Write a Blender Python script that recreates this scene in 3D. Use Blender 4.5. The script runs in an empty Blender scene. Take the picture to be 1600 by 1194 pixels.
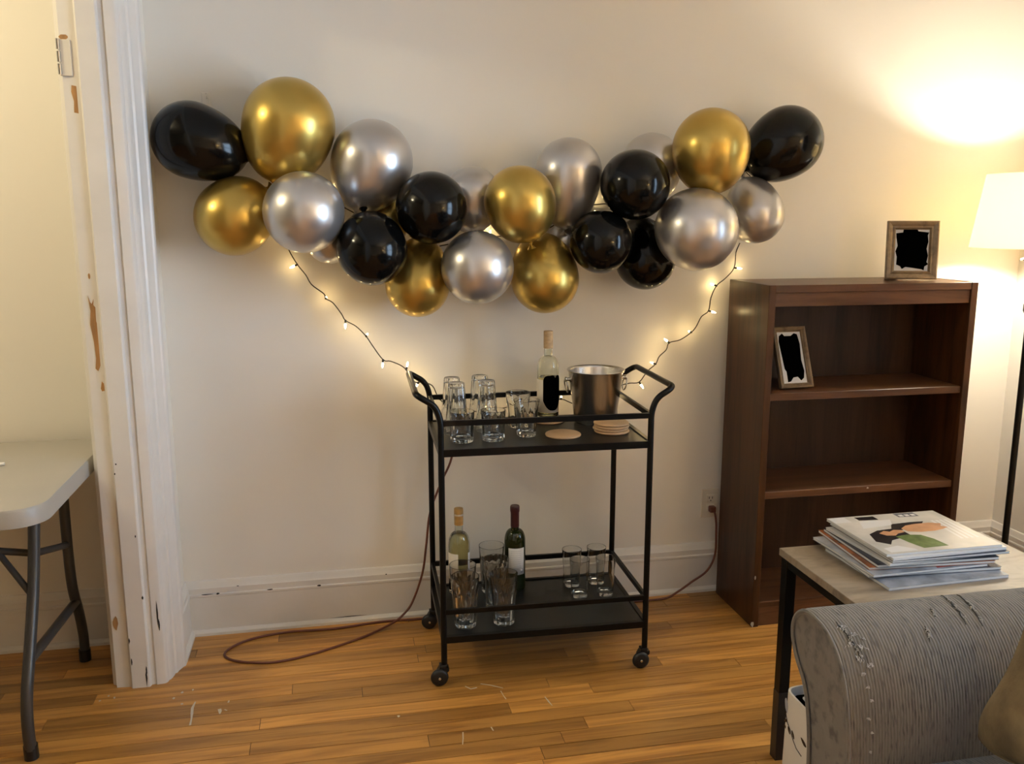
import bpy, bmesh, math, random
from mathutils import Vector, Matrix

scene = bpy.context.scene
COL = scene.collection

# ------------------------------------------------------------------ camera
F_PX, YAW, PITCH, CAM_H = 1383.0, math.radians(11.55), math.radians(10.6), 1.46
cy, sy, cp, sp = math.cos(YAW), math.sin(YAW), math.cos(PITCH), math.sin(PITCH)
c_fwd = Vector((sy * cp, cy * cp, -sp)); c_right = Vector((cy, -sy, 0)); c_up = c_right.cross(c_fwd)
cam = bpy.data.cameras.new('camera'); camo = bpy.data.objects.new('camera', cam); COL.objects.link(camo)
camo.matrix_world = Matrix(((c_right.x, c_up.x, -c_fwd.x, 0), (c_right.y, c_up.y, -c_fwd.y, 0),
                            (c_right.z, c_up.z, -c_fwd.z, CAM_H), (0, 0, 0, 1)))
cam.sensor_fit = 'HORIZONTAL'; cam.sensor_width = 36.0; cam.lens = 36.0 * F_PX / 1600.0
cam.clip_start = 0.05; cam.clip_end = 60
scene.camera = camo
scene.cycles.max_bounces = 10; scene.cycles.transmission_bounces = 10

# ------------------------------------------------------------------ world, daylight, exposure
world = bpy.data.worlds.new('dusk_sky'); scene.world = world; world.use_nodes = True
bgn = world.node_tree.nodes['Background']
bgn.inputs[0].default_value = (0.42, 0.55, 0.85, 1); bgn.inputs[1].default_value = 1.0
WIN_Y0, WIN_Y1, WIN_Z0, WIN_Z1, RIGHT_X = 0.22, 1.52, 0.55, 2.24, 2.71
day = bpy.data.lights.new('window_daylight', 'AREA'); day.shape = 'RECTANGLE'
day.size = WIN_Y1 - WIN_Y0; day.size_y = WIN_Z1 - WIN_Z0
day.energy = 124; day.color = (0.60, 0.80, 1.0)
dayo = bpy.data.objects.new('window_daylight', day); COL.objects.link(dayo)
dayo.location = (RIGHT_X + 0.16, (WIN_Y0 + WIN_Y1) / 2, (WIN_Z0 + WIN_Z1) / 2)
dayo.rotation_euler = (math.pi / 2, 0, math.pi / 2)
HALL_LAMP_W, FLOOR_LAMP_W, ROOM_LAMP_W = 22, 29, 150
vs = scene.view_settings
vs.view_transform = 'Standard'; vs.look = 'None'; vs.exposure = -0.09; vs.gamma = 1.0; vs.use_curve_mapping = False

# ------------------------------------------------------------------ helpers
def link(o): COL.objects.link(o); return o

def tag(o, label=None, cat=None, group=None, kind=None):
    if label: o['label'] = label
    if cat: o['category'] = cat
    if group: o['group'] = group
    if kind: o['kind'] = kind
    return o

def empty(name, loc=(0, 0, 0), rz=0.0):
    o = link(bpy.data.objects.new(name, None)); o.location = loc; o.rotation_euler = (0, 0, rz)
    o.empty_display_size = 0.05
    return o

def mesh_obj(name, verts, faces, mat, parent=None, smooth=False, loc=None):
    me = bpy.data.meshes.new(name); me.from_pydata([tuple(v) for v in verts], [], faces); me.update()
    if smooth: me.polygons.foreach_set('use_smooth', [True] * len(me.polygons))
    o = link(bpy.data.objects.new(name, me))
    if mat: me.materials.append(mat)
    if parent: o.parent = parent
    if loc is not None: o.location = loc
    return o

def bm_obj(name, bm, mat, parent=None, smooth=False, loc=None):
    bmesh.ops.recalc_face_normals(bm, faces=bm.faces)
    me = bpy.data.meshes.new(name); bm.to_mesh(me); bm.free()
    if smooth: me.polygons.foreach_set('use_smooth', [True] * len(me.polygons))
    o = link(bpy.data.objects.new(name, me))
    if mat: me.materials.append(mat)
    if parent: o.parent = parent
    if loc is not None: o.location = loc
    return o

def box_bm(x0, x1, y0, y1, z0, z1, bevel=0.0, seg=1, bm=None):
    b = bmesh.new()
    vs_ = [b.verts.new((x, y, z)) for x in (x0, x1) for y in (y0, y1) for z in (z0, z1)]
    for f in ((0, 1, 3, 2), (4, 6, 7, 5), (0, 4, 5, 1), (2, 3, 7, 6), (0, 2, 6, 4), (1, 5, 7, 3)):
        b.faces.new([vs_[i] for i in f])
    if bevel: bmesh.ops.bevel(b, geom=list(b.edges), offset=bevel, segments=seg, profile=0.5, affect='EDGES')
    return b

def box(name, x0, x1, y0, y1, z0, z1, mat, parent=None, bevel=0.0, seg=1, smooth=False):
    return bm_obj(name, box_bm(x0, x1, y0, y1, z0, z1, bevel, seg), mat, parent, smooth)

def prism(name, poly, a, b, axis, mat, parent=None, smooth=False):
    """poly: closed 2D outline, extruded from a to b along axis ('x': (y,z), 'y': (x,z), 'z': (x,y))."""
    def p3(p, t): return {'x': (t, p[0], p[1]), 'y': (p[0], t, p[1]), 'z': (p[0], p[1], t)}[axis]
    bm = bmesh.new(); n = len(poly)
    A = [bm.verts.new(p3(p, a)) for p in poly]; B = [bm.verts.new(p3(p, b)) for p in poly]
    bm.faces.new(A); bm.faces.new(B)
    for i in range(n): bm.faces.new((A[i], A[(i + 1) % n], B[(i + 1) % n], B[i]))
    o = bm_obj(name, bm, mat, parent)
    if smooth: auto_smooth(o)
    return o

def auto_smooth(o, deg=35):
    me = o.data
    me.polygons.foreach_set('use_smooth', [True] * len(me.polygons))
    bm = bmesh.new(); bm.from_mesh(me)
    for e in bm.edges:
        if len(e.link_faces) == 2 and e.calc_face_angle(0) > math.radians(deg): e.smooth = False
    bm.to_mesh(me); bm.free()

def lathe(name, prof, mat, parent=None, seg=40, loc=None, rfun=None, closed=False, deg=50):
    """prof: list of (r, z); revolve about z. rfun(angle, r, z) modulates the radius."""
    bm = bmesh.new(); rings = []
    for r, z in prof:
        if r < 1e-6: rings.append([bm.verts.new((0, 0, z))])
        else:
            ring = []
            for k in range(seg):
                a = 2 * math.pi * k / seg
                rr = rfun(a, r, z) if rfun else r
                ring.append(bm.verts.new((rr * math.cos(a), rr * math.sin(a), z)))
            rings.append(ring)
    pairs = list(zip(rings[:-1], rings[1:])) + ([(rings[-1], rings[0])] if closed else [])
    for R0, R1 in pairs:
        for k in range(seg):
            k2 = (k + 1) % seg
            if len(R0) == 1 and len(R1) == 1: continue
            if len(R0) == 1: bm.faces.new((R0[0], R1[k2], R1[k]))
            elif len(R1) == 1: bm.faces.new((R0[k], R0[k2], R1[0]))
            else: bm.faces.new((R0[k], R0[k2], R1[k2], R1[k]))
    o = bm_obj(name, bm, mat, parent, loc=loc)
    auto_smooth(o, deg)
    return o

def catmull(pts, sub=6, closed=False):
    P = [Vector(p) for p in pts]; n = len(P); out = []
    for i in range(n if closed else n - 1):
        p0 = P[i - 1] if (i > 0 or closed) else P[0]
        p1 = P[i]; p2 = P[(i + 1) % n]; p3 = P[(i + 2) % n] if (i + 2 < n or closed) else P[-1]
        for k in range(sub):
            t = k / sub
            out.append(0.5 * ((2 * p1) + (-p0 + p2) * t + (2 * p0 - 5 * p1 + 4 * p2 - p3) * t * t + (-p0 + 3 * p1 - 3 * p2 + p3) * t ** 3))
    if not closed: out.append(P[-1])
    return out

def fillet(pts, rad, sub=6):
    P = [Vector(p) for p in pts]; out = [P[0]]
    for a, b, c in zip(P[:-2], P[1:-1], P[2:]):
        d1 = (a - b); d2 = (c - b); r = min(rad, d1.length * 0.48, d2.length * 0.48)
        s = b + d1.normalized() * r; e = b + d2.normalized() * r
        for k in range(sub + 1):
            t = k / sub; out.append(s * (1 - t) ** 2 + b * 2 * t * (1 - t) + e * t * t)
    out.append(P[-1]); return out

def tube(name, pts, rad, mat, parent=None, seg=10, closed=False, sq=False):
    P = [Vector(p) for p in pts]; n = len(P); bm = bmesh.new(); rings = []
    T = [(P[(i + 1) % n] - P[i - 1]).normalized() if (closed or 0 < i < n - 1) else
         ((P[1] - P[0]) if i == 0 else (P[-1] - P[-2])).normalized() for i in range(n)]
    u = T[0].orthogonal().normalized()
    if sq:
        u = Vector((0, 0, 1)) - T[0] * T[0].z
        u = u.normalized() if u.length > 1e-4 else Vector((1, 0, 0))
    rads = rad if isinstance(rad, (list, tuple)) else [rad] * n
    for i in range(n):
        u = (u - T[i] * u.dot(T[i])).normalized(); v = T[i].cross(u)
        ring = []
        for k in range(4 if sq else seg):
            a = math.pi / 4 + math.pi / 2 * k if sq else 2 * math.pi * k / seg
            q = rads[i] * (math.sqrt(2) if sq else 1)
            ring.append(bm.verts.new(P[i] + u * (q * math.cos(a)) + v * (q * math.sin(a))))
        rings.append(ring)
    m = len(rings[0])
    for R0, R1 in list(zip(rings[:-1], rings[1:])) + ([(rings[-1], rings[0])] if closed else []):
        for k in range(m): bm.faces.new((R0[k], R0[(k + 1) % m], R1[(k + 1) % m], R1[k]))
    if not closed: bm.faces.new(rings[0]); bm.faces.new(list(reversed(rings[-1])))
    o = bm_obj(name, bm, mat, parent)
    if not sq: auto_smooth(o, 50)
    return o

def bar(name, a, b, w, mat, parent=None): return tube(name, [a, b], w / 2, mat, parent, sq=True)

def copy_tree(o, parent=None):
    c = o.copy(); link(c); c.parent = parent
    for ch in list(o.children): copy_tree(ch, c)
    return c

def flat_patch(name, outline, mat, parent, plane, off, thick=0.0006):
    """thin print or chip with its own outline; plane 'y' -> outline in (x,z) facing -y, 'z' -> outline in (x,y)."""
    if plane == 'y': return prism(name, outline, off, off - thick, 'y', mat, parent)
    if plane == 'x': return prism(name, outline, off, off + thick, 'x', mat, parent)
    return prism(name, outline, off, off + thick, 'z', mat, parent)

def blob(cx, cy_, rx, ry, n, jag, seed):
    r = random.Random(seed)
    return [(cx + rx * (1 + r.uniform(-jag, jag)) * math.cos(2 * math.pi * k / n),
             cy_ + ry * (1 + r.uniform(-jag, jag)) * math.sin(2 * math.pi * k / n)) for k in range(n)]

# ------------------------------------------------------------------ materials
def setin(bs, name, v):
    if name in bs.inputs: bs.inputs[name].default_value = v

def pbr(name, col, rough=0.5, metal=0.0, noise=None, bump=None, **kw):
    """noise: (scale xyz, amount, detail) multiplies the colour; bump: (scale xyz, strength, distance)."""
    m = bpy.data.materials.new(name); m.use_nodes = True
    nt = m.node_tree; bs = nt.nodes['Principled BSDF']
    setin(bs, 'Base Color', (*col, 1)); setin(bs, 'Roughness', rough); setin(bs, 'Metallic', metal)
    for k, v in kw.items(): setin(bs, k.replace('_', ' '), v)
    def coords(sc):
        tc = nt.nodes.new('ShaderNodeTexCoord'); mp = nt.nodes.new('ShaderNodeMapping')
        mp.inputs['Scale'].default_value = sc if isinstance(sc, (tuple, list)) else (sc, sc, sc)
        nt.links.new(tc.outputs['Object'], mp.inputs['Vector']); return mp.outputs[0]
    if noise:
        n = nt.nodes.new('ShaderNodeTexNoise'); n.inputs['Scale'].default_value = 1.0
        n.inputs['Detail'].default_value = noise[2] if len(noise) > 2 else 4
        nt.links.new(coords(noise[0]), n.inputs['Vector'])
        mr = nt.nodes.new('ShaderNodeMapRange')
        mr.inputs['From Min'].default_value = 0.3; mr.inputs['From Max'].default_value = 0.7
        mr.inputs['To Min'].default_value = 1 - noise[1]; mr.inputs['To Max'].default_value = 1 + noise[1] * 0.6
        nt.links.new(n.outputs[0], mr.inputs['Value'])
        mx = nt.nodes.new('ShaderNodeVectorMath'); mx.operation = 'SCALE'
        mx.inputs[0].default_value = col
        nt.links.new(mr.outputs[0], mx.inputs['Scale']); nt.links.new(mx.outputs[0], bs.inputs['Base Color'])
    if bump:
        n = nt.nodes.new('ShaderNodeTexNoise'); n.inputs['Scale'].default_value = 1.0; n.inputs['Detail'].default_value = 3
        nt.links.new(coords(bump[0]), n.inputs['Vector'])
        b = nt.nodes.new('ShaderNodeBump'); b.inputs['Strength'].default_value = bump[1]; b.inputs['Distance'].default_value = bump[2]
        nt.links.new(n.outputs[0], b.inputs['Height']); nt.links.new(b.outputs[0], bs.inputs['Normal'])
    return m

def emit(name, col, strength):
    m = bpy.data.materials.new(name); m.use_nodes = True
    nt = m.node_tree; bs = nt.nodes['Principled BSDF']
    setin(bs, 'Base Color', (*col, 1)); setin(bs, 'Emission Color', (*col, 1)); setin(bs, 'Emission Strength', strength)
    return m

def glass(name, col=(1, 1, 1), ior=1.5, rough=0.0):
    m = pbr(name, col, rough); bs = m.node_tree.nodes['Principled BSDF']
    setin(bs, 'Transmission Weight', 1.0); setin(bs, 'IOR', ior)
    return m

def wood(name, c_dark, c_light, scale, rough=0.4, per_object=True, spread=0.25, coat=0.0):
    """grain stretched along the axis with the small scale; world position plus an offset for each piece."""
    m = bpy.data.materials.new(name); m.use_nodes = True
    nt = m.node_tree; N = nt.nodes; L = nt.links; bs = N['Principled BSDF']
    geo = N.new('ShaderNodeTexCoord'); oi = N.new('ShaderNodeObjectInfo')
    gp = N.new('ShaderNodeNewGeometry')
    mp = N.new('ShaderNodeVectorMath'); mp.operation = 'MULTIPLY'; mp.inputs[1].default_value = scale
    L.new(gp.outputs['Position'], mp.inputs[0])
    ad = N.new('ShaderNodeVectorMath'); ad.operation = 'ADD'
    sc = N.new('ShaderNodeVectorMath'); sc.operation = 'SCALE'; sc.inputs[0].default_value = (37.0, 91.0, 53.0)
    L.new(oi.outputs['Random'], sc.inputs['Scale']); L.new(mp.outputs[0], ad.inputs[0]); L.new(sc.outputs[0], ad.inputs[1])
    n1 = N.new('ShaderNodeTexNoise'); n1.inputs['Scale'].default_value = 1; n1.inputs['Detail'].default_value = 6
    n1.inputs['Roughness'].default_value = 0.62; n1.inputs['Distortion'].default_value = 0.8
    L.new(ad.outputs[0], n1.inputs['Vector'])
    cr = N.new('ShaderNodeValToRGB'); L.new(n1.outputs[0], cr.inputs[0])
    cr.color_ramp.elements[0].position = 0.30; cr.color_ramp.elements[0].color = (*c_dark, 1)
    cr.color_ramp.elements[1].position = 0.58; cr.color_ramp.elements[1].color = (*c_light, 1)
    out = cr.outputs[0]
    if per_object:
        mr = N.new('ShaderNodeMapRange'); mr.inputs['To Min'].default_value = 1 - spread; mr.inputs['To Max'].default_value = 1 + spread * 0.7
        L.new(oi.outputs['Random'], mr.inputs['Value'])
        v = N.new('ShaderNodeVectorMath'); v.operation = 'SCALE'; L.new(out, v.inputs[0]); L.new(mr.outputs[0], v.inputs['Scale'])
        out = v.outputs[0]
    L.new(out, bs.inputs['Base Color']); setin(bs, 'Roughness', rough); setin(bs, 'Coat Weight', coat); setin(bs, 'Coat Roughness', 0.2)
    b = N.new('ShaderNodeBump'); b.inputs['Strength'].default_value = 0.12; b.inputs['Distance'].default_value = 0.001
    L.new(n1.outputs[0], b.inputs['Height']); L.new(b.outputs[0], bs.inputs['Normal'])
    return m

M = {}
M['wall'] = pbr('wall_paint', (0.80, 0.765, 0.70), 0.55, noise=((1.2, 1.2, 1.2), 0.02), bump=((60, 60, 60), 0.08, 0.002))
M['trim'] = pbr('trim_paint', (0.72, 0.69, 0.65), 0.35, noise=((5, 5, 9), 0.05), bump=((25, 25, 8), 0.25, 0.002))
M['ceil'] = pbr('ceiling_paint', (0.8, 0.78, 0.74), 0.8)
M['barewood'] = pbr('bare_wood', (0.42, 0.22, 0.08), 0.6, noise=((60, 60, 8), 0.35))
M['grime'] = pbr('dark_grime', (0.03, 0.027, 0.024), 0.8)
M['plank'] = wood('oak_plank', (0.27, 0.110, 0.022), (0.56, 0.275, 0.066), (2.2, 34, 10), 0.36, True, 0.36, 0.08)
M['subfloor'] = wood('oak_floor_far', (0.03, 0.012, 0.004), (0.06, 0.028, 0.009), (2.0, 22, 10), 0.5, False)
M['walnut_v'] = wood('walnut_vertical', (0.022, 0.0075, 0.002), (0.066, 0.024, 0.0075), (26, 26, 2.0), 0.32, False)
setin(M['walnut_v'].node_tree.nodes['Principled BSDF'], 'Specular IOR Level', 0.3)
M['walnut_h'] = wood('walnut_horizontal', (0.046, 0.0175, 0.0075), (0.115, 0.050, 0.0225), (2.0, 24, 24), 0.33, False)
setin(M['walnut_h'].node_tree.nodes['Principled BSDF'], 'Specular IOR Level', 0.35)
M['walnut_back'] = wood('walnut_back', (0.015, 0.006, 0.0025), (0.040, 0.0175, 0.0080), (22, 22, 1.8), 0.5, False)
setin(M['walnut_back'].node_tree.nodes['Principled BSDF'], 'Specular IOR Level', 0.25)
M['greywood'] = wood('greige_wood', (0.120, 0.088, 0.058), (0.27, 0.21, 0.148), (4.5, 16, 14), 0.45, False)
M['frame_wood'] = wood('frame_bronze', (0.12, 0.08, 0.045), (0.22, 0.155, 0.09), (30, 30, 30), 0.4, False)
M['black_metal'] = pbr('black_powder_coat', (0.0028, 0.0027, 0.0024), 0.34, 0.0, Specular_IOR_Level=0.22, bump=((400, 400, 400), 0.1, 0.0005))
M['tray'] = pbr('black_tray', (0.006, 0.0068, 0.0058), 0.36, Specular_IOR_Level=0.4, noise=((9, 9, 9), 0.15))
M['rubber'] = pbr('black_rubber', (0.008, 0.008, 0.009), 0.35)
M['gold'] = pbr('gold_latex', (0.52, 0.365, 0.092), 0.31, 0.86, noise=((3, 3, 3), 0.08), Coat_Weight=0.12, Coat_Roughness=0.12)
M['silver'] = pbr('silver_latex', (0.545, 0.53, 0.525), 0.31, 0.82, noise=((3, 3, 3), 0.08), Coat_Weight=0.12, Coat_Roughness=0.12)
M['black'] = pbr('black_latex', (0.003, 0.003, 0.0028), 0.14, 0.0, noise=((3, 3, 3), 0.1), Specular_IOR_Level=0.24)
M['steel'] = pbr('brushed_steel', (0.62, 0.60, 0.57), 0.27, 1.0, noise=((90, 90, 1.5), 0.14), Anisotropic=0.7)
M['chrome'] = pbr('polished_steel', (0.6, 0.59, 0.57), 0.12, 1.0)
M['glass'] = glass('clear_glass', (0.97, 0.98, 0.97))
M['wine_glass'] = glass('bottle_glass', (0.93, 0.95, 0.88))
M['wine'] = glass('white_wine', (0.86, 0.80, 0.42), 1.34)
M['wine_pale'] = glass('pale_wine', (0.93, 0.84, 0.48), 1.34)
M['dark_glass'] = pbr('dark_green_glass', (0.012, 0.018, 0.004), 0.06)
M['foil_red'] = pbr('burgundy_foil', (0.045, 0.008, 0.010), 0.35)
M['foil_gold'] = pbr('tan_foil', (0.42, 0.26, 0.09), 0.4, 0.3, noise=((40, 40, 120), 0.15))
M['cork_wood'] = pbr('pale_cork', (0.52, 0.36, 0.19), 0.6, noise=((60, 60, 90), 0.2))
M['label'] = pbr('cream_label', (0.66, 0.60, 0.50), 0.6)
M['label_w'] = pbr('white_label', (0.70, 0.69, 0.68), 0.6)
M['ink_grey'] = pbr('grey_ink', (0.35, 0.35, 0.38), 0.6)
M['ink_black'] = pbr('flat_black_ink', (0.001, 0.001, 0.001), 0.9, Specular_IOR_Level=0.0)
M['coaster'] = pbr('beech_coaster', (0.52, 0.33, 0.175), 0.55, noise=((30, 6, 30), 0.10))
M['plastic_w'] = pbr('white_plastic', (0.72, 0.66, 0.55), 0.35)
M['plastic_table'] = pbr('grey_table_plastic', (0.40, 0.375, 0.335), 0.42, noise=((3, 3, 3), 0.05), bump=((180, 180, 180), 0.25, 0.001))
M['leg_grey'] = pbr('grey_steel_tube', (0.055, 0.055, 0.055), 0.35, 0.3)
M['cord'] = pbr('brown_cord', (0.135, 0.040, 0.024), 0.45)
M['wire'] = pbr('dark_wire', (0.035, 0.026, 0.014), 0.5)
M['photo'] = pbr('photo_paper', (0.60, 0.60, 0.62), 0.15)
M['paper'] = pbr('page_edges', (0.60, 0.585, 0.56), 0.6, noise=((2, 2, 900), 0.35))
M['cover_w'] = pbr('cover_white', (0.70, 0.67, 0.63), 0.22)
M['cover_b'] = pbr('cover_blue_black', (0.025, 0.028, 0.05), 0.22)
M['cover_g'] = pbr('cover_grey', (0.30, 0.31, 0.34), 0.22, noise=((14, 14, 14), 0.5))
M['cover_r'] = pbr('cover_rust', (0.30, 0.10, 0.035), 0.22, noise=((18, 18, 18), 0.7))
M['cover_y'] = pbr('cover_cream', (0.60, 0.55, 0.47), 0.22, noise=((9, 9, 9), 0.22))
M['skin_ink'] = pbr('peach_ink', (0.58, 0.30, 0.15), 0.22, noise=((20, 20, 20), 0.2))
M['hair_ink'] = pbr('dark_ink', (0.02, 0.014, 0.014), 0.22)
M['green_ink'] = pbr('green_ink', (0.15, 0.20, 0.06), 0.22, noise=((40, 40, 40), 0.3))
M['red_ink'] = pbr('red_ink', (0.25, 0.03, 0.03), 0.22)
M['slate_ink'] = pbr('slate_ink', (0.16, 0.15, 0.16), 0.22)
M['fluff'] = pbr('torn_stuffing', (0.40, 0.375, 0.335), 0.9)
M['tote'] = pbr('white_canvas', (0.66, 0.61, 0.54), 0.8, bump=((500, 500, 500), 0.2, 0.0005))
M['pillow'] = pbr('tan_pillow', (0.165, 0.118, 0.058), 0.9, noise=((14, 14, 14), 0.45), bump=((120, 120, 120), 0.5, 0.002))
M['paint_drip'] = pbr('white_paint_drip', (0.62, 0.56, 0.46), 0.6)
M['bulb'] = emit('warm_mini_bulb', (1.0, 0.72, 0.32), 88)
M['lamp_bulb'] = emit('lamp_bulb', (1.0, 0.80, 0.5), 8)

def fabric(name, col, rib):
    m = bpy.data.materials.new(name); m.use_nodes = True
    nt = m.node_tree; N = nt.nodes; L = nt.links; bs = N['Principled BSDF']
    tc = N.new('ShaderNodeTexCoord'); sx = N.new('ShaderNodeSeparateXYZ'); L.new(tc.outputs['Object'], sx.inputs[0])
    nz = N.new('ShaderNodeTexNoise'); nz.inputs['Scale'].default_value = 30; L.new(tc.outputs['Object'], nz.inputs['Vector'])
    a = N.new('ShaderNodeMath'); a.operation = 'MULTIPLY_ADD'; a.inputs[1].default_value = 0.004; L.new(nz.outputs[0], a.inputs[0]); L.new(sx.outputs['X'], a.inputs[2])
    b = N.new('ShaderNodeMath'); b.operation = 'MULTIPLY'; b.inputs[1].default_value = 2 * math.pi / rib; L.new(a.outputs[0], b.inputs[0])
    s = N.new('ShaderNodeMath'); s.operation = 'SINE'; L.new(b.outputs[0], s.inputs[0])
    fl = N.new('ShaderNodeTexNoise'); fl.inputs['Scale'].default_value = 1; fl.inputs['Detail'].default_value = 5
    mp = N.new('ShaderNodeMapping'); mp.inputs['Scale'].default_value = (260, 34, 34); L.new(tc.outputs['Object'], mp.inputs[0]); L.new(mp.outputs[0], fl.inputs['Vector'])
    mr = N.new('ShaderNodeMapRange'); mr.inputs['From Min'].default_value = -1; mr.inputs['To Min'].default_value = 0.86; mr.inputs['To Max'].default_value = 1.06; L.new(s.outputs[0], mr.inputs[0])
    mr2 = N.new('ShaderNodeMapRange'); mr2.inputs['From Min'].default_value = 0.33; mr2.inputs['From Max'].default_value = 0.48; mr2.inputs['To Min'].default_value = 0.5; mr2.inputs['To Max'].default_value = 1.05; L.new(fl.outputs[0], mr2.inputs[0])
    mu = N.new('ShaderNodeMath'); mu.operation = 'MULTIPLY'; L.new(mr.outputs[0], mu.inputs[0]); L.new(mr2.outputs[0], mu.inputs[1])
    v = N.new('ShaderNodeVectorMath'); v.operation = 'SCALE'; v.inputs[0].default_value = col; L.new(mu.outputs[0], v.inputs['Scale'])
    L.new(v.outputs[0], bs.inputs['Base Color']); setin(bs, 'Roughness', 0.9); setin(bs, 'Sheen Weight', 0.15)
    bp = N.new('ShaderNodeBump'); bp.inputs['Strength'].default_value = 0.42; bp.inputs['Distance'].default_value = 0.0016
    L.new(s.outputs[0], bp.inputs['Height']); L.new(bp.outputs[0], bs.inputs['Normal'])
    return m
M['sofa'] = fabric('ribbed_taupe_chenille', (0.158, 0.137, 0.112), 0.0064)

def shade_material():
    m = bpy.data.materials.new('lamp_shade_linen'); m.use_nodes = True
    nt = m.node_tree; N = nt.nodes; L = nt.links
    out = N['Material Output']; N.remove(N['Principled BSDF'])
    d = N.new('ShaderNodeBsdfDiffuse'); d.inputs[0].default_value = (0.82, 0.74, 0.58, 1)
    t = N.new('ShaderNodeBsdfTranslucent'); t.inputs[0].default_value = (0.88, 0.77, 0.54, 1)
    mx = N.new('ShaderNodeMixShader'); mx.inputs[0].default_value = 0.55
    L.new(d.outputs[0], mx.inputs[1]); L.new(t.outputs[0], mx.inputs[2]); L.new(mx.outputs[0], out.inputs[0])
    return m
M['shade'] = shade_material()

def pane_material():
    m = bpy.data.materials.new('window_pane'); m.use_nodes = True
    nt = m.node_tree; N = nt.nodes; L = nt.links
    out = N['Material Output']; N.remove(N['Principled BSDF'])
    t = N.new('ShaderNodeBsdfTransparent'); t.inputs[0].default_value = (0.95, 0.97, 1, 1)
    g = N.new('ShaderNodeBsdfGlossy'); g.inputs['Roughness'].default_value = 0.02
    fr = N.new('ShaderNodeFresnel'); fr.inputs[0].default_value = 1.45
    mx = N.new('ShaderNodeMixShader'); L.new(fr.outputs[0], mx.inputs[0]); L.new(t.outputs[0], mx.inputs[1]); L.new(g.outputs[0], mx.inputs[2]); L.new(mx.outputs[0], out.inputs[0])
    return m
M['pane'] = pane_material()

# ------------------------------------------------------------------ the setting
BACK_Y, LEFT_X, FRONT_Y, CEIL = 3.10, -0.543, -2.2, 2.62
HALL_X, DOOR_Y0, DOOR_Y1, DOOR_Z = -3.4, 1.25, 2.80, 2.16
S = lambda o: tag(o, kind='structure')
floor = S(box('floor', HALL_X - .1, RIGHT_X + .1, FRONT_Y - .1, BACK_Y + .1, -0.10, -0.0025, M['subfloor']))
S(box('ceiling', HALL_X - .1, RIGHT_X + .1, FRONT_Y - .1, BACK_Y + .1, CEIL, CEIL + .08, M['ceil']))
S(box('wall_back', HALL_X - .1, RIGHT_X + .12, BACK_Y, BACK_Y + .12, -0.0025, CEIL, M['wall']))
S(box('wall_front', HALL_X - .1, RIGHT_X + .12, FRONT_Y - .12, FRONT_Y, -0.0025, CEIL, M['wall']))
S(box('wall_hall', HALL_X - .12, HALL_X, FRONT_Y, BACK_Y, -0.0025, CEIL, M['wall']))
S(prism('wall_left', [(FRONT_Y, -.0025), (DOOR_Y0, -.0025), (DOOR_Y0, DOOR_Z), (DOOR_Y1, DOOR_Z), (DOOR_Y1, -.0025), (BACK_Y, -.0025), (BACK_Y, CEIL), (FRONT_Y, CEIL)], -0.70, LEFT_X, 'x', M['wall']))

def wall_with_hole():
    ys = [FRONT_Y, WIN_Y0, WIN_Y1, BACK_Y]; zs = [-.0025, WIN_Z0, WIN_Z1, CEIL]; x0, x1 = RIGHT_X, RIGHT_X + 0.12
    bm = bmesh.new(); V = {}
    for k, x in enumerate((x0, x1)):
        for i, y in enumerate(ys):
            for j, z in enumerate(zs): V[k, i, j] = bm.verts.new((x, y, z))
    for k in (0, 1):
        for i in range(3):
            for j in range(3):
                if (i, j) != (1, 1): bm.faces.new([V[k, i, j], V[k, i + 1, j], V[k, i + 1, j + 1], V[k, i, j + 1]])
    for (a, b) in (((1, 1), (2, 1)), ((2, 1), (2, 2)), ((2, 2), (1, 2)), ((1, 2), (1, 1)), ((0, 0), (3, 0)), ((3, 0), (3, 3)), ((3, 3), (0, 3)), ((0, 3), (0, 0))):
        bm.faces.new([V[0, *a], V[0, *b], V[1, *b], V[1, *a]])
    return bm_obj('wall_right', bm, M['wall'])
S(wall_with_hole())
win = S(empty('window_1', (RIGHT_X, (WIN_Y0 + WIN_Y1) / 2, WIN_Z0)))
wy, wz = (WIN_Y1 - WIN_Y0) / 2, WIN_Z1 - WIN_Z0
for nm, a in (('window_stile', (-.02, .09, -wy, -wy + .05, 0, wz)), ('window_stile', (-.02, .09, wy - .05, wy, 0, wz)),
              ('window_rail', (-.02, .09, -wy + .05, wy - .05, 0, .05)), ('window_rail', (-.02, .09, -wy + .05, wy - .05, wz - .05, wz)),
              ('window_rail', (.0, .09, -wy + .05, wy - .05, wz / 2 - .025, wz / 2 + .025)), ('window_sill', (-.06, .0, -wy - .05, wy + .05, -.03, .0))):
    box(nm, *a, M['trim'], win, 0.004)
box('window_pane', .03, .034, -wy + .05, wy - .05, .05, wz / 2 - .025, M['pane'], win)
box('window_pane', .05, .054, -wy + .05, wy - .05, wz / 2 + .025, wz - .05, M['pane'], win)

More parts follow.
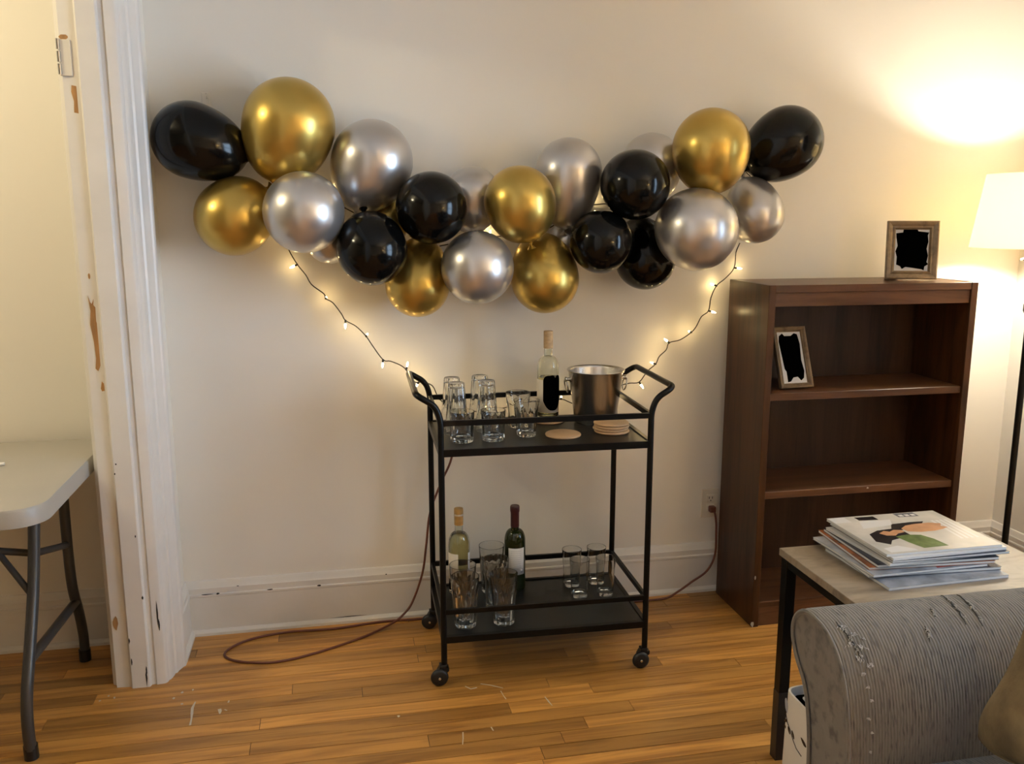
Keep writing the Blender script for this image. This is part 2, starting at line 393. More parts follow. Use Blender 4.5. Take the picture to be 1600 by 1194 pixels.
# floor planks, each its own piece
rng = random.Random(7)
unit = bpy.data.meshes.new('plank'); bmu = box_bm(0, 1, 0, 1, -1, 0); bmesh.ops.recalc_face_normals(bmu, faces=bmu.faces); bmu.to_mesh(unit); bmu.free()
unit.materials.append(M['plank'])
PW = 0.0605
row = 0; y = BACK_Y - 0.004
while y > 1.15:
    x = -1.75 - rng.uniform(0, .8)
    while x < RIGHT_X:
        ln = rng.choice((0.5, 0.7, 0.85, 1.0, 1.2, 1.4)) * rng.uniform(.9, 1.1)
        p = link(bpy.data.objects.new('plank', unit)); p.parent = floor
        x1 = min(x + ln, RIGHT_X + .02)
        p.location = (x, y - PW + .0007, 0.0); p.scale = (x1 - x - .0017, PW - .0020, 0.006)
        x += ln
    y -= PW; row += 1
far = S(box('floor_far', HALL_X, RIGHT_X, FRONT_Y, y, -.0025, 0.0, M['plank'])); far.parent = floor; del far['kind']; far.name = 'floor_boards'

# baseboards with cap moulding and shoe
def base_profile(d=1):
    return [(0, 0), (0.030, 0), (0.030, .010), (0.024, .018), (0.018, .020), (0.017, .140), (0.0195, .143), (0.0195, .150),
            (0.0155, .153), (0.0155, .172), (0.0120, .176), (0.0085, .190), (0.0050, .196), (0, .198)]
bp = base_profile()
S(prism('baseboard_back', [(BACK_Y - a, z) for a, z in bp], LEFT_X, RIGHT_X, 'x', M['trim'], smooth=True))
S(prism('baseboard_hall', [(BACK_Y - a, z) for a, z in bp], HALL_X, -0.70, 'x', M['trim'], smooth=True))
S(prism('baseboard_left', [(LEFT_X + a, z) for a, z in bp], 2.885, BACK_Y - .001, 'y', M['trim'], smooth=True))
S(prism('baseboard_right', [(RIGHT_X - a, z) for a, z in bp], FRONT_Y, BACK_Y - .001, 'y', M['trim'], smooth=True))
# door jamb and casing (old, thickly painted)
casing = [(-.722, 2.84), (-.722, 2.787), (-.716, 2.780), (-.708, 2.776), (-.706, 2.762), (-.663, 2.757), (-.659, 2.749), (-.656, 2.746), (-.606, 2.746),
          (-.603, 2.749), (-.601, 2.759), (-.588, 2.760), (-.585, 2.756), (-.564, 2.758), (-.558, 2.761), (-.554, 2.767), (-.552, 2.778), (-.548, 2.782),
          (-.544, 2.792), (-.541, 2.806), (-.540, 2.818), (-.534, 2.822), (-.531, 2.836), (-.526, 2.846), (-.521, 2.858), (-.516, 2.862), (-.514, 2.868),
          (-.514, 2.882), (-.518, 2.886), (-.545, 2.888), (-.60, 2.90), (-.70, 2.90)]
trim = S(prism('trim_1', casing, 0, DOOR_Z + .15, 'z', M['trim']))
auto_smooth(trim, 25)
CH = lambda name, pts, y, mat=None: flat_patch(name, pts, mat or M['barewood'], trim, 'y', y, 0.0012)
CH('paint_chip', [(-.683, 1.745), (-.670, 1.742), (-.667, 1.77), (-.671, 1.79), (-.668, 1.815), (-.684, 1.818), (-.686, 1.80), (-.681, 1.775)], 2.7592)
CH('paint_chip', [(-.690, 1.235), (-.686, 1.19), (-.690, 1.15), (-.684, 1.10), (-.682, 1.05), (-.686, 1.02), (-.679, 1.012), (-.671, 1.03), (-.666, 1.008), (-.664, 1.06),
                  (-.668, 1.10), (-.667, 1.135), (-.673, 1.16), (-.672, 1.20), (-.677, 1.207), (-.675, 1.225), (-.681, 1.21), (-.685, 1.215)], 2.7592)
CH('paint_chip', blob(-.670, .965, .005, .016, 9, .3, 3), 2.7585)
CH('paint_chip', blob(-.681, 1.29, .003, .010, 7, .3, 4), 2.7592)
CH('paint_chip', blob(-.693, .215, .007, .022, 9, .25, 5), 2.7605)
CH('paint_chip', blob(-.694, 1.945, .012, .008, 6, .15, 15), 2.7605)
for k, (x, z, h) in enumerate(((-.613, .03, .022), (-.611, .055, .014), (-.606, .30, .006), (-.655, .16, .012), (-.653, .09, .010), (-.612, .50, .004), (-.569, .24, .035), (-.566, .20, .018), (-.655, .70, .004), (-.650, .73, .003))):
    CH('grime_chip', blob(x, z, .0022, h, 7, .4, 20 + k), 2.7465 if x < -.58 else 2.758, M['grime'])
hinge = box('hinge', -.709, -.678, 2.7548, 2.7610, 1.842, 1.938, M['plastic_w'], trim, 0.001)
for k in range(3): tube('hinge_knuckle', [(-.709, 2.754, 1.845 + k * .033), (-.709, 2.754, 1.873 + k * .033)], .0055, M['chrome'], hinge, 10)

bb = bpy.data.objects['baseboard_back']
for k, (x, z, w_, h_) in enumerate(((-.43, .1515, .006, .003), (-.25, .1515, .010, .002), (-.08, .1515, .007, .003), (-.36, .1745, .004, .002), (.02, .022, .05, .0015), (-.47, .1515, .020, .0016), (.16, .1745, .003, .002))):
    flat_patch('grime_chip', blob(x, z, w_, h_, 8, .35, 120 + k), M['grime'], bb, 'y', BACK_Y - (.0196 if z > .1 else .0182), .0006)
# dried paint on the boards
def drip(name, pts, w, seed):
    r = random.Random(seed); P = [Vector((*p, 0)) for p in pts]; up = []; dn = []
    for i, p in enumerate(P):
        t = (P[min(i + 1, len(P) - 1)] - P[max(i - 1, 0)]).normalized(); nrm = Vector((-t.y, t.x, 0)); q = w * r.uniform(.4, 1.3)
        up.append(p + nrm * q); dn.append(p - nrm * q)
    flat_patch(name, [(v.x, v.y) for v in up + dn[::-1]], M['paint_drip'], floor, 'z', 0.0001, 0.0006)
drip('paint_drip', [(-.452, 2.625), (-.456, 2.59), (-.453, 2.56), (-.450, 2.53), (-.449, 2.495)], .0035, 1)
drip('paint_drip', [(-.375, 2.568), (-.372, 2.555), (-.371, 2.54)], .004, 2)
drip('paint_drip', [(-.352, 2.612), (-.353, 2.60)], .003, 3)
drip('paint_drip', [(-.36, 2.562), (-.352, 2.555)], .003, 4)
drip('paint_drip', [(.37, 2.55), (.385, 2.53), (.405, 2.535)], .0016, 5)
drip('paint_drip', [(.42, 2.555), (.45, 2.54), (.485, 2.515)], .0014, 6)
drip('paint_drip', [(.475, 2.50), (.478, 2.47), (.482, 2.45)], .0018, 7)
drip('paint_drip', [(.602, 2.44), (.607, 2.41), (.612, 2.385)], .0018, 8)
drip('paint_drip', [(.326, 2.30), (.322, 2.27), (.316, 2.24)], .002, 9)
drip('paint_drip', [(.41, 2.31), (.413, 2.29)], .002, 10)
for k, (x, yy) in enumerate(((-.52, 2.66), (-.50, 2.69), (-.49, 2.62), (-.70, 2.70), (-.74, 2.69), (-.72, 2.715), (.15, 2.42), (-.47, 2.70))):
    flat_patch('paint_fleck', blob(x, yy, .004, .005, 7, .4, 40 + k), M['paint_drip'], floor, 'z', 0.0001, 0.0006)

# ------------------------------------------------------------------ bookcase
BX0, BX1, BY0, BY1, BH = 1.444, 2.246, 2.746, 3.052, 1.232
bk = empty('bookcase', ((BX0 + BX1) / 2, (BY0 + BY1) / 2, 0))
tag(bk, 'dark walnut bookcase with three open bays against the cream wall', 'bookcase')
hw, hd, t = (BX1 - BX0) / 2, (BY1 - BY0) / 2, 0.026
for s in (-1, 1):
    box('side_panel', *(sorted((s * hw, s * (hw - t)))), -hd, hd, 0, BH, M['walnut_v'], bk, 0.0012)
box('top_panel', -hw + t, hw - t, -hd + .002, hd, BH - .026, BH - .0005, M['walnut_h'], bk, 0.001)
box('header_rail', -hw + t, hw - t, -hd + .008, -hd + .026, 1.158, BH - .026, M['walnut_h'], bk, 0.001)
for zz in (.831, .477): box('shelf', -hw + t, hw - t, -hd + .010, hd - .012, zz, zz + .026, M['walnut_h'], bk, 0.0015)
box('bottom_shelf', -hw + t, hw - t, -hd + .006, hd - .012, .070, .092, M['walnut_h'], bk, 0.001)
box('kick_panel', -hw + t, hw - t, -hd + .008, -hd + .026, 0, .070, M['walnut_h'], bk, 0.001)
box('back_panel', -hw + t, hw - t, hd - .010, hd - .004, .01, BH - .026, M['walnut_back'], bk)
flat_patch('scuff_mark', blob(-hw + .003, .012, .006, .010, 8, .4, 60), M['fluff'], bk, 'y', -hd - .0001)
flat_patch('scuff_mark', blob(-hw + .004, .19, .003, .007, 8, .4, 61), M['fluff'], bk, 'y', -hd - .0001)
flat_patch('scuff_mark', blob(.03, .495, .004, .003, 8, .4, 62), M['fluff'], bk, 'y', -hd + .0099)

# ------------------------------------------------------------------ picture frames
def photo_frame(name, w, h, depth, fw, loc, rz, lean, roll, blot, label):
    root = empty(name, loc); root.rotation_euler = (Matrix.Rotation(rz, 3, 'Z') @ Matrix.Rotation(lean, 3, 'X')).to_euler()
    tag(root, label, 'picture frame', 'photo frames of the bookcase')
    # moulding: four mitred sides with a stepped section, outer edge at w/2
    sec = [(0, 0), (0, -depth), (.004, -depth - .002), (fw * .40, -depth + .001), (fw * .62, -depth + .006), (fw * .80, -depth + .004), (fw, -depth + .012), (fw, 0)]
    for nm, c0, c1 in (('frame_side', (-1, -1), (-1, 1)), ('frame_side', (1, -1), (1, 1)), ('frame_rail', (-1, -1), (1, -1)), ('frame_rail', (-1, 1), (1, 1))):
        bm = bmesh.new(); ends = []
        for c in (c0, c1):
            ends.append([bm.verts.new((c[0] * (w / 2 - a), d, h / 2 + c[1] * (h / 2 - a))) for a, d in sec])
        n = len(sec)
        for i in range(n): bm.faces.new((ends[0][i], ends[0][(i + 1) % n], ends[1][(i + 1) % n], ends[1][i]))
        bm.faces.new(ends[0]); bm.faces.new(ends[1])
        bm_obj(nm, bm, M['frame_wood'], root)
    ph = box('photo', -w / 2 + fw - .004, w / 2 - fw + .004, -.006, -.003, fw - .004, h - fw + .004, M['photo'], root)
    flat_patch('photo_print', blot, M['ink_black'], ph, 'y', -.0061)
    box('backing_board', -w / 2 + .004, w / 2 - .004, -.003, .003, .004, h - .004, M['rubber'], root)
    leg = prism('easel_leg', [(.003, h * .62), (.006, h * .62), (.006 + h * .30, -.001 + 0.0), (.001 + h * .30, -.001)], -.022, .022, 'x', M['rubber'], root)
    leg.location.x = -w * .30 if roll else 0
    return root
w, h = .174, .208
photo_frame('photo_frame', w, h, .020, .030, (2.062, 2.875, BH + .0035), math.radians(-24), math.radians(-7), 1,
            [(x * 1.0, z) for x, z in [(-.055, .165), (-.032, .168), (-.030, .180), (-.012, .186), (.014, .183), (.020, .172), (.056, .168), (.052, .158), (.055, .135), (.050, .11),
             (.056, .085), (.052, .062), (.058, .055), (.046, .046), (.044, .032), (.036, .036), (.010, .040), (-.018, .044), (-.030, .036), (-.036, .046), (-.050, .052), (-.049, .08), (-.055, .10), (-.048, .12), (-.054, .15)]],
            'bronze photo frame with a blacked-out picture standing on top of the bookcase')
photo_frame('photo_frame', .130, .222, .016, .019, (1.607, 2.826, .8590), math.radians(4), math.radians(-21), 0,
            [(-.040, .190), (-.026, .200), (-.018, .190), (.008, .190), (.022, .199), (.034, .195), (.040, .16), (.036, .10), (.042, .06), (.036, .035), (.024, .026), (.012, .040), (-.006, .038), (-.018, .024), (-.030, .022), (-.030, .06), (-.036, .07), (-.040, .12), (-.044, .17)],
            'small photo frame with a blacked-out picture leaning inside the upper bay of the bookcase')

# ------------------------------------------------------------------ bar cart
CZT, CZL = 0.762, 0.155
cart = empty('bar_cart', (.6455, 2.775, 0), math.radians(-1.73))
tag(cart, 'black metal two-tier bar cart with curved handles and four casters', 'bar cart')
CW, CD, TR = .3305, .200, .0098
BMt = M['black_metal']
for sx in (-1, 1):
    for sy_ in (-1, 1):
        tube('leg', [(sx * CW, sy_ * CD, .060), (sx * CW, sy_ * CD, .815)], TR, BMt, cart, 14)
        cz = box('caster', sx * CW - .012 - .004, sx * CW + .012 - .004, sy_ * CD - .013, sy_ * CD + .013, .050, .066, M['rubber'], cart, .003, 2)
        dx = -.017
        fork = prism('caster_fork', [(sx * CW - .016, .056), (sx * CW + .014, .056), (sx * CW + .014, .046), (sx * CW + dx + .006, .022), (sx * CW + dx - .006, .022), (sx * CW - .024, .042)], sy_ * CD - .013, sy_ * CD + .013, 'y', M['rubber'], cz)
        wl = lathe('caster_wheel', [(0, -.009), (.020, -.009), (.0265, -.006), (.0285, 0), (.0265, .006), (.020, .009), (0, .009)], M['rubber'], cz, 28)
        wl.location = (sx * CW + dx, sy_ * CD - .016, .0285); wl.rotation_euler = (math.pi / 2, 0, .0)
        wl2 = lathe('caster_hub', [(0, -.0115), (.004, -.0115), (.005, -.010), (.005, .0), (0, .0)], M['chrome'], cz, 12)
        wl2.location = (sx * CW + dx, sy_ * CD - .016, .0285); wl2.rotation_euler = (-math.pi / 2, 0, 0)
for sx in (-1, 1):
    pts = []
    for sy_, order in ((-1, 1), (1, -1)):
        seq = [(sx * CW, sy_ * CD, .800), (sx * CW, sy_ * CD, .858), (sx * (CW + .016), sy_ * CD, .902), (sx * (CW + .072), sy_ * CD, .936)]
        pts += seq if order == 1 else seq[::-1]
    tube('handle', fillet(pts, .030, 7), TR, BMt, cart, 14)
for nm, z0, hgt in (('upper', .847, .017), ('lower', .240, .017)):
    for sy_ in (-1, 1):
        box('guard_rail', -CW, CW, sy_ * CD - .006, sy_ * CD + .006, z0 - hgt / 2, z0 + hgt / 2, BMt, cart, .0012)
    for sx in (-1, 1):
        box('guard_rail', sx * CW - .006, sx * CW + .006, -CD, CD, z0 - hgt / 2, z0 + hgt / 2, BMt, cart, .0012)
for z0 in (CZT, CZL):
    box('tray', -CW + .006, CW - .006, -CD + .006, CD - .006, z0 - .006, z0, M['tray'], cart)
    for sy_ in (-1, 1): box('tray_edge', -CW, CW, sy_ * CD - .0075, sy_ * CD + .0075, z0 - .019, z0 + .004, BMt, cart, .0012)
    for sx in (-1, 1): box('tray_edge', sx * CW - .0075, sx * CW + .0075, -CD, CD, z0 - .019, z0 + .004, BMt, cart, .0012)

# ------------------------------------------------------------------ glassware
def tumbler_mesh(h, r0, r1, wall, base, flutes=0, flute_top=1.0, depth=0.0, square=0.0, seg=48):
    R = lambda z: r0 + (r1 - r0) * (z / h)
    def mod(a, r, z):
        q = r
        if flutes and z < h * flute_top and r > R(z) - wall * .4:
            q = r - depth * (1 - abs(math.cos(flutes * a / 2)) ** 1.5) * min(1.0, (h * flute_top - z) / (h * .06))
        if square:
            k = max(0.0, 1 - z / (h * .8)) * square
            q = r * (1 - k * (0.5 - 0.5 * math.cos(4 * a)) * -0.12 - k * .06)
        return q
    R = lambda z: r0 + (r1 - r0) * (z / h)
    prof = [(0, .0015), (r0 * .70, .0008), (r0 * .92, 0), (r0 * .985, .0012), (r0, .003), (R(.006), .006)]
    st = 14
    for i in range(1, st + 1): prof.append((R(.006 + (h - .007) * i / st), .006 + (h - .007) * i / st))
    prof[-1] = (R(h - .0016), h - .0016)
    prof += [(r1 - .0001, h - .0006), (r1 - wall * .3, h), (r1 - wall * .7, h), (r1 - wall, h - .0006), (R(h - .0016) - wall, h - .0016)]
    for i in range(1, 6):
        z = h - (h - base) * i / 5; prof.append((R(z) - wall - .0008 * i / 5 - (depth * 1.05 if z < h * flute_top - .002 else 0), z if i < 5 else base + .003))
    prof += [(R(base) * .80 - wall - depth, base), (0, base - .0006)]
    return prof, mod

def tumbler(name, x, y, z, kind, label, group, invert=False, rz=0.0):
    spec = {'rocks': (.097, .0360, .0395, .0016, .014, 9, .80, .0022, 0), 'wide': (.118, .031, .0425, .0015, .014, 9, .80, .0022, 0),
            'cooler': (.170, .0345, .0450, .0015, .012, 12, .70, .0032, 0), 'highball': (.136, .0275, .0350, .0013, .012, 0, 0, 0, 1.0),
            'tall': (.168, .0265, .0400, .0015, .014, 10, .62, .0026, 0)}[kind]
    key = 'tumbler_' + kind
    if key not in PROTO:
        prof, mod = tumbler_mesh(*spec[:5], flutes=spec[5], flute_top=spec[6], depth=spec[7], square=spec[8])
        tmp = lathe(name, prof, M['glass'], None, 96, rfun=mod, deg=32)
        PROTO[key] = tmp.data; bpy.data.objects.remove(tmp)
    o = link(bpy.data.objects.new(name, PROTO[key]))
    o.location = (x, y, z + (spec[0] + .0004 if invert else .0004)); o.rotation_euler = (math.pi if invert else 0, 0, rz)
    return tag(o, label, 'glass', group)
PROTO = {}
GT, GL_, GR = 'glasses on the top tray', 'fluted glasses on the lower tray', 'square-based glasses on the lower tray'
tumbler('rocks_glass', .389, 2.690, CZT, 'rocks', 'short clear rocks glass on the top tray, nearest the left front post', GT, rz=.2)
tumbler('rocks_glass', .489, 2.690, CZT, 'rocks', 'short clear rocks glass on the top tray, second from the left front post', GT, rz=.5)
tumbler('rocks_glass', .604, 2.722, CZT, 'wide', 'clear flared glass standing upright on the top tray, left of the lone coaster', GT, rz=.1)
tumbler('rocks_glass', .603, 2.850, CZT, 'wide', 'clear flared glass on the top tray, just left of the corked wine bottle', GT, rz=.3)
tumbler('upturned_glass', .388, 2.800, CZT, 'tall', 'tall glass turned upside down behind the leftmost rocks glass', GT, True)
tumbler('upturned_glass', .386, 2.895, CZT, 'tall', 'tall glass turned upside down, back left corner of the top tray', GT, True, .3)
tumbler('upturned_glass', .492, 2.820, CZT, 'tall', 'tall glass turned upside down behind the second rocks glass', GT, True, .2)
tumbler('upturned_glass', .484, 2.915, CZT, 'tall', 'tall glass turned upside down by the back rail, nearer the wine bottle', GT, True, .5)
tumbler('fluted_glass', .389, 2.655, CZL, 'cooler', 'fluted clear glass on the lower tray, front left', GL_)
tumbler('fluted_glass', .395, 2.750, CZL, 'cooler', 'fluted clear glass in front of the white wine bottle on the lower tray', GL_, rz=.2)
tumbler('fluted_glass', .515, 2.652, CZL, 'cooler', 'fluted clear glass at the front of the lower tray, right of the front-left one', GL_, rz=.1)
tumbler('fluted_glass', .512, 2.778, CZL, 'cooler', 'fluted clear glass in the middle of a row of three on the lower tray', GL_, rz=.3)
tumbler('fluted_glass', .520, 2.905, CZL, 'cooler', 'fluted clear glass between the two wine bottles at the back of the lower tray', GL_, rz=.4)
tumbler('highball_glass', .812, 2.800, CZL, 'highball', 'slim square-based glass, front left of the four on the lower tray', GR, rz=.06)
tumbler('highball_glass', .905, 2.797, CZL, 'highball', 'slim square-based glass, front right of the four on the lower tray', GR, rz=-.05)
tumbler('highball_glass', .810, 2.896, CZL, 'highball', 'slim square-based glass, back left of the four on the lower tray', GR, rz=.1)
tumbler('highball_glass', .903, 2.900, CZL, 'highball', 'slim square-based glass, back right of the four on the lower tray', GR, rz=.02)

# ------------------------------------------------------------------ wine bottles
def bottle_profile(R=.0375, H=.305, neck=.0145):
    body = H * .57; sh = H * .72
    p = [(0, .006), (R * .55, .004), (R * .85, .0005), (R * .97, .003), (R, .009), (R, body)]
    for i in range(1, 9):
        a = i / 8 * math.pi / 2
        p.append((neck + (R - neck) * math.cos(a) ** .85, body + (sh - body) * math.sin(a)))
    p += [(neck, sh + .01), (neck * .97, H - .022), (neck * 1.08, H - .018), (neck * 1.08, H - .004), (neck * .98, H)]
    return p, body, sh
def curved_label(name, R, z0, z1, a0, a1, mat, parent, n=18, notch=None):
    bm = bmesh.new(); rows = []
    for r in (R + .0003, R + .0009):
        rows.append([[bm.verts.new((r * math.cos(a0 + (a1 - a0) * k / n), r * math.sin(a0 + (a1 - a0) * k / n), z if not notch else notch(k / n, z))) for k in range(n + 1)] for z in (z0, z1)])
    for i in range(2):
        for k in range(n): bm.faces.new((rows[i][0][k], rows[i][0][k + 1], rows[i][1][k + 1], rows[i][1][k]))
    for j in (0, 1):
        for k in range(n): bm.faces.new((rows[0][j][k], rows[0][j][k + 1], rows[1][j][k + 1], rows[1][j][k]))
    for k in (0, n): bm.faces.new((rows[0][0][k], rows[0][1][k], rows[1][1][k], rows[1][0][k]))
    return bm_obj(name, bm, mat, parent, True)
def wine_bottle(x, y, z, style, label, rz):
    root = empty('wine_bottle', (x, y, z + .0004), rz); tag(root, label, 'bottle', 'wine bottles of the cart')
    R, H, nk = .0375, .305, .0145
    prof, body, sh = bottle_profile(R, H, nk)
    if style == 'red':
        lathe('bottle_body', prof + [(0, H)], M['dark_glass'], root, 40)
        lathe('foil_capsule', [(0, H + .001), (nk * 1.05, H + .001), (nk * 1.16, H - .003), (nk * 1.16, H - .018), (nk * 1.05, H - .024), (nk * 1.05, sh + .010), (nk * 1.0, sh + .0095)], M['foil_red'], root, 32)
        lb = curved_label('wine_label', R, .062, .160, -2.35, -.75, M['label_w'], root)
        for k in range(9): curved_label('print_line', R + .0007, .149 - k * .0075, .1497 - k * .0075, -2.1, -1.1, M['ink_grey'], lb)
        curved_label('barcode', R + .0007, .069, .083, -1.16, -.92, M['ink_grey'], lb)
        return
    wall = .0028
    inner = [(max(r - wall, .0) if r > wall else 0, zz) for r, zz in prof]
    inn = [(0, .012), (R * .8, .012), (R - wall, .018), (R - wall, body)] + [(r - wall, zz) for r, zz in prof[6:14]] + [(nk - wall, H)]
    lathe('bottle_glass', prof + [(nk - wall, H)] + inn[::-1][1:], M['wine_glass'], root, 40)
    lev = {'white': sh - .003, 'clear': .148}[style]
    liq = [(0, .0135), (R * .78, .0135), (R - wall - .0006, .019), (R - wall - .0006, min(body, lev))]
    if lev > body: liq += [(r - wall - .0006, zz) for r, zz in prof[6:14] if zz < lev]
    liq += [(0, liq[-1][1])]
    lathe('wine', liq, M['wine'] if style == 'white' else M['wine_pale'], root, 40)
    cap = lathe('cork_cap', [(0, H + .001), (nk * 1.06, H + .001), (nk * 1.12, H - .003), (nk * 1.10, H - .058), (nk * 1.02, H - .058)],
                M['foil_gold'] if style == 'white' else M['cork_wood'], root, 32)
    if style == 'white':
        lathe('cap_band', [(nk * 1.125, H - .024), (nk * 1.145, H - .023), (nk * 1.145, H - .019), (nk * 1.125, H - .018)], M['cover_y'], cap, 32)
        curved_label('wine_label', R, .055, .150, -3.3, -2.05, M['label'], root)
        curved_label('wine_label', R, .055, .150, -1.0, .4, M['label_w'], root)
    else:
        curved_label('wine_label', R, .028, .142, -3.3, -.55, M['label'], root)
        lb = curved_label('blotted_label', R + .0008, .036, .158, -2.35, -.55, M['ink_black'], root, 22,
                          lambda u, zz: zz - .016 * (abs(u - .5) * 2) ** 6 - (.010 * math.exp(-((u - .62) / .05) ** 2)) if zz > .1 else zz + .034 * (abs(u - .5) * 2) ** 2.5)
wine_bottle(.720, 2.905, CZT + .009, 'clear', 'clear half-full wine bottle with a blacked-out label beside the ice bucket', 0.1)
wine_bottle(.408, 2.925, CZL, 'white', 'white wine bottle with gold cap on the lower tray', 0.25)
wine_bottle(.606, 2.915, CZL, 'red', 'dark green red-wine bottle with burgundy foil on the lower tray', -.05)

# coasters
def coaster(x, y, z, label, group='wooden coasters', rz=0):
    o = lathe('coaster', [(0, 0), (.0545, 0), (.0568, .0012), (.0580, .0032), (.0580, .0052), (.0568, .0072), (.0545, .0084), (0, .0084)], M['coaster'], None, 48, loc=(x, y, z + .0003))
    o.rotation_euler.z = rz
    return tag(o, label, 'coaster', group)
coaster(.720, 2.697, CZT, 'single round wooden coaster lying alone at the front of the top tray', rz=.4)
coaster(.720, 2.905, CZT, 'round wooden coaster under the clear wine bottle', rz=1.0)
for k, nm in enumerate(('lowest coaster of the stack of four in front of the ice bucket', 'second coaster from the bottom of the stack of four', 'second coaster from the top of the stack of four', 'topmost coaster of the stack of four in front of the ice bucket')):
    coaster(.889 + (.002, -.002, .001, 0)[k], 2.717 + (.0, .002, -.001, .001)[k], CZT + k * .0088, nm, rz=k * 1.3)

# ice bucket
ib = empty('ice_bucket', (.879, 2.868, CZT + .0004)); tag(ib, 'brushed steel ice bucket with ring handles on the top tray', 'ice bucket')
bh, r0, r1 = .182, .070, .094
lathe('bucket_body', [(0, .004), (r0 - .006, .002), (r0 - .001, 0), (r0 + .001, .004), (r1, bh - .006), (r1 + .004, bh - .003), (r1 + .0055, bh), (r1 + .004, bh + .002), (r1 + .001, bh), (r1 - .002, bh - .007), (r0 - .001, .008), (0, .008)], M['steel'], ib, 72)
for s in (-1, 1):
    kb = lathe('handle_boss', [(0, 0), (.012, 0), (.012, .004), (.006, .006), (.006, .014), (.009, .016), (.009, .020), (0, .022)], M['chrome'], ib, 24)
    kb.location = (s * (r1 - .006), 0, bh - .030); kb.rotation_euler = (0, s * math.pi / 2, 0)
    ringc = Vector((s * (r1 + .010), 0, bh - .052))
    tube('ring_handle', [ringc + Vector((s * .004 * math.cos(a), .020 * math.sin(a), .022 * math.cos(a))) for a in [2 * math.pi * k / 24 for k in range(24)]], .0022, M['chrome'], ib, 8, closed=True)

# ------------------------------------------------------------------ balloons
def balloon(col, m, r, ax, k, label):
    root = empty('balloon', m); tag(root, label, 'balloon', 'balloon garland')
    zc = Vector(ax).normalized(); q = zc.to_track_quat('Z', 'Y'); root.rotation_mode = 'QUATERNION'; root.rotation_quaternion = q
    prof = [(0, -r)]
    for i in range(1, 15):
        a = i / 15 * math.pi / 2; prof.append((r * math.sin(a), -r * math.cos(a)))
    nk = .0075
    for i in range(0, 16):
        u = i / 16 * math.pi / 2 * .985
        prof.append((max(nk, r * math.cos(u) ** (0.92 + .10 * (k - 1)) ), r * k * math.sin(u)))
    prof += [(nk * .8, r * k + .004)]
    lathe('balloon_skin', prof, M[col], root, 64, deg=80)
    lathe('balloon_knot', [(nk * .6, r * k - .002), (nk * 1.0, r * k + .004), (nk * .55, r * k + .009), (nk * .9, r * k + .013), (nk * 1.9, r * k + .022), (nk * 1.7, r * k + .023), (nk * .3, r * k + .012)], M[col], root, 16)
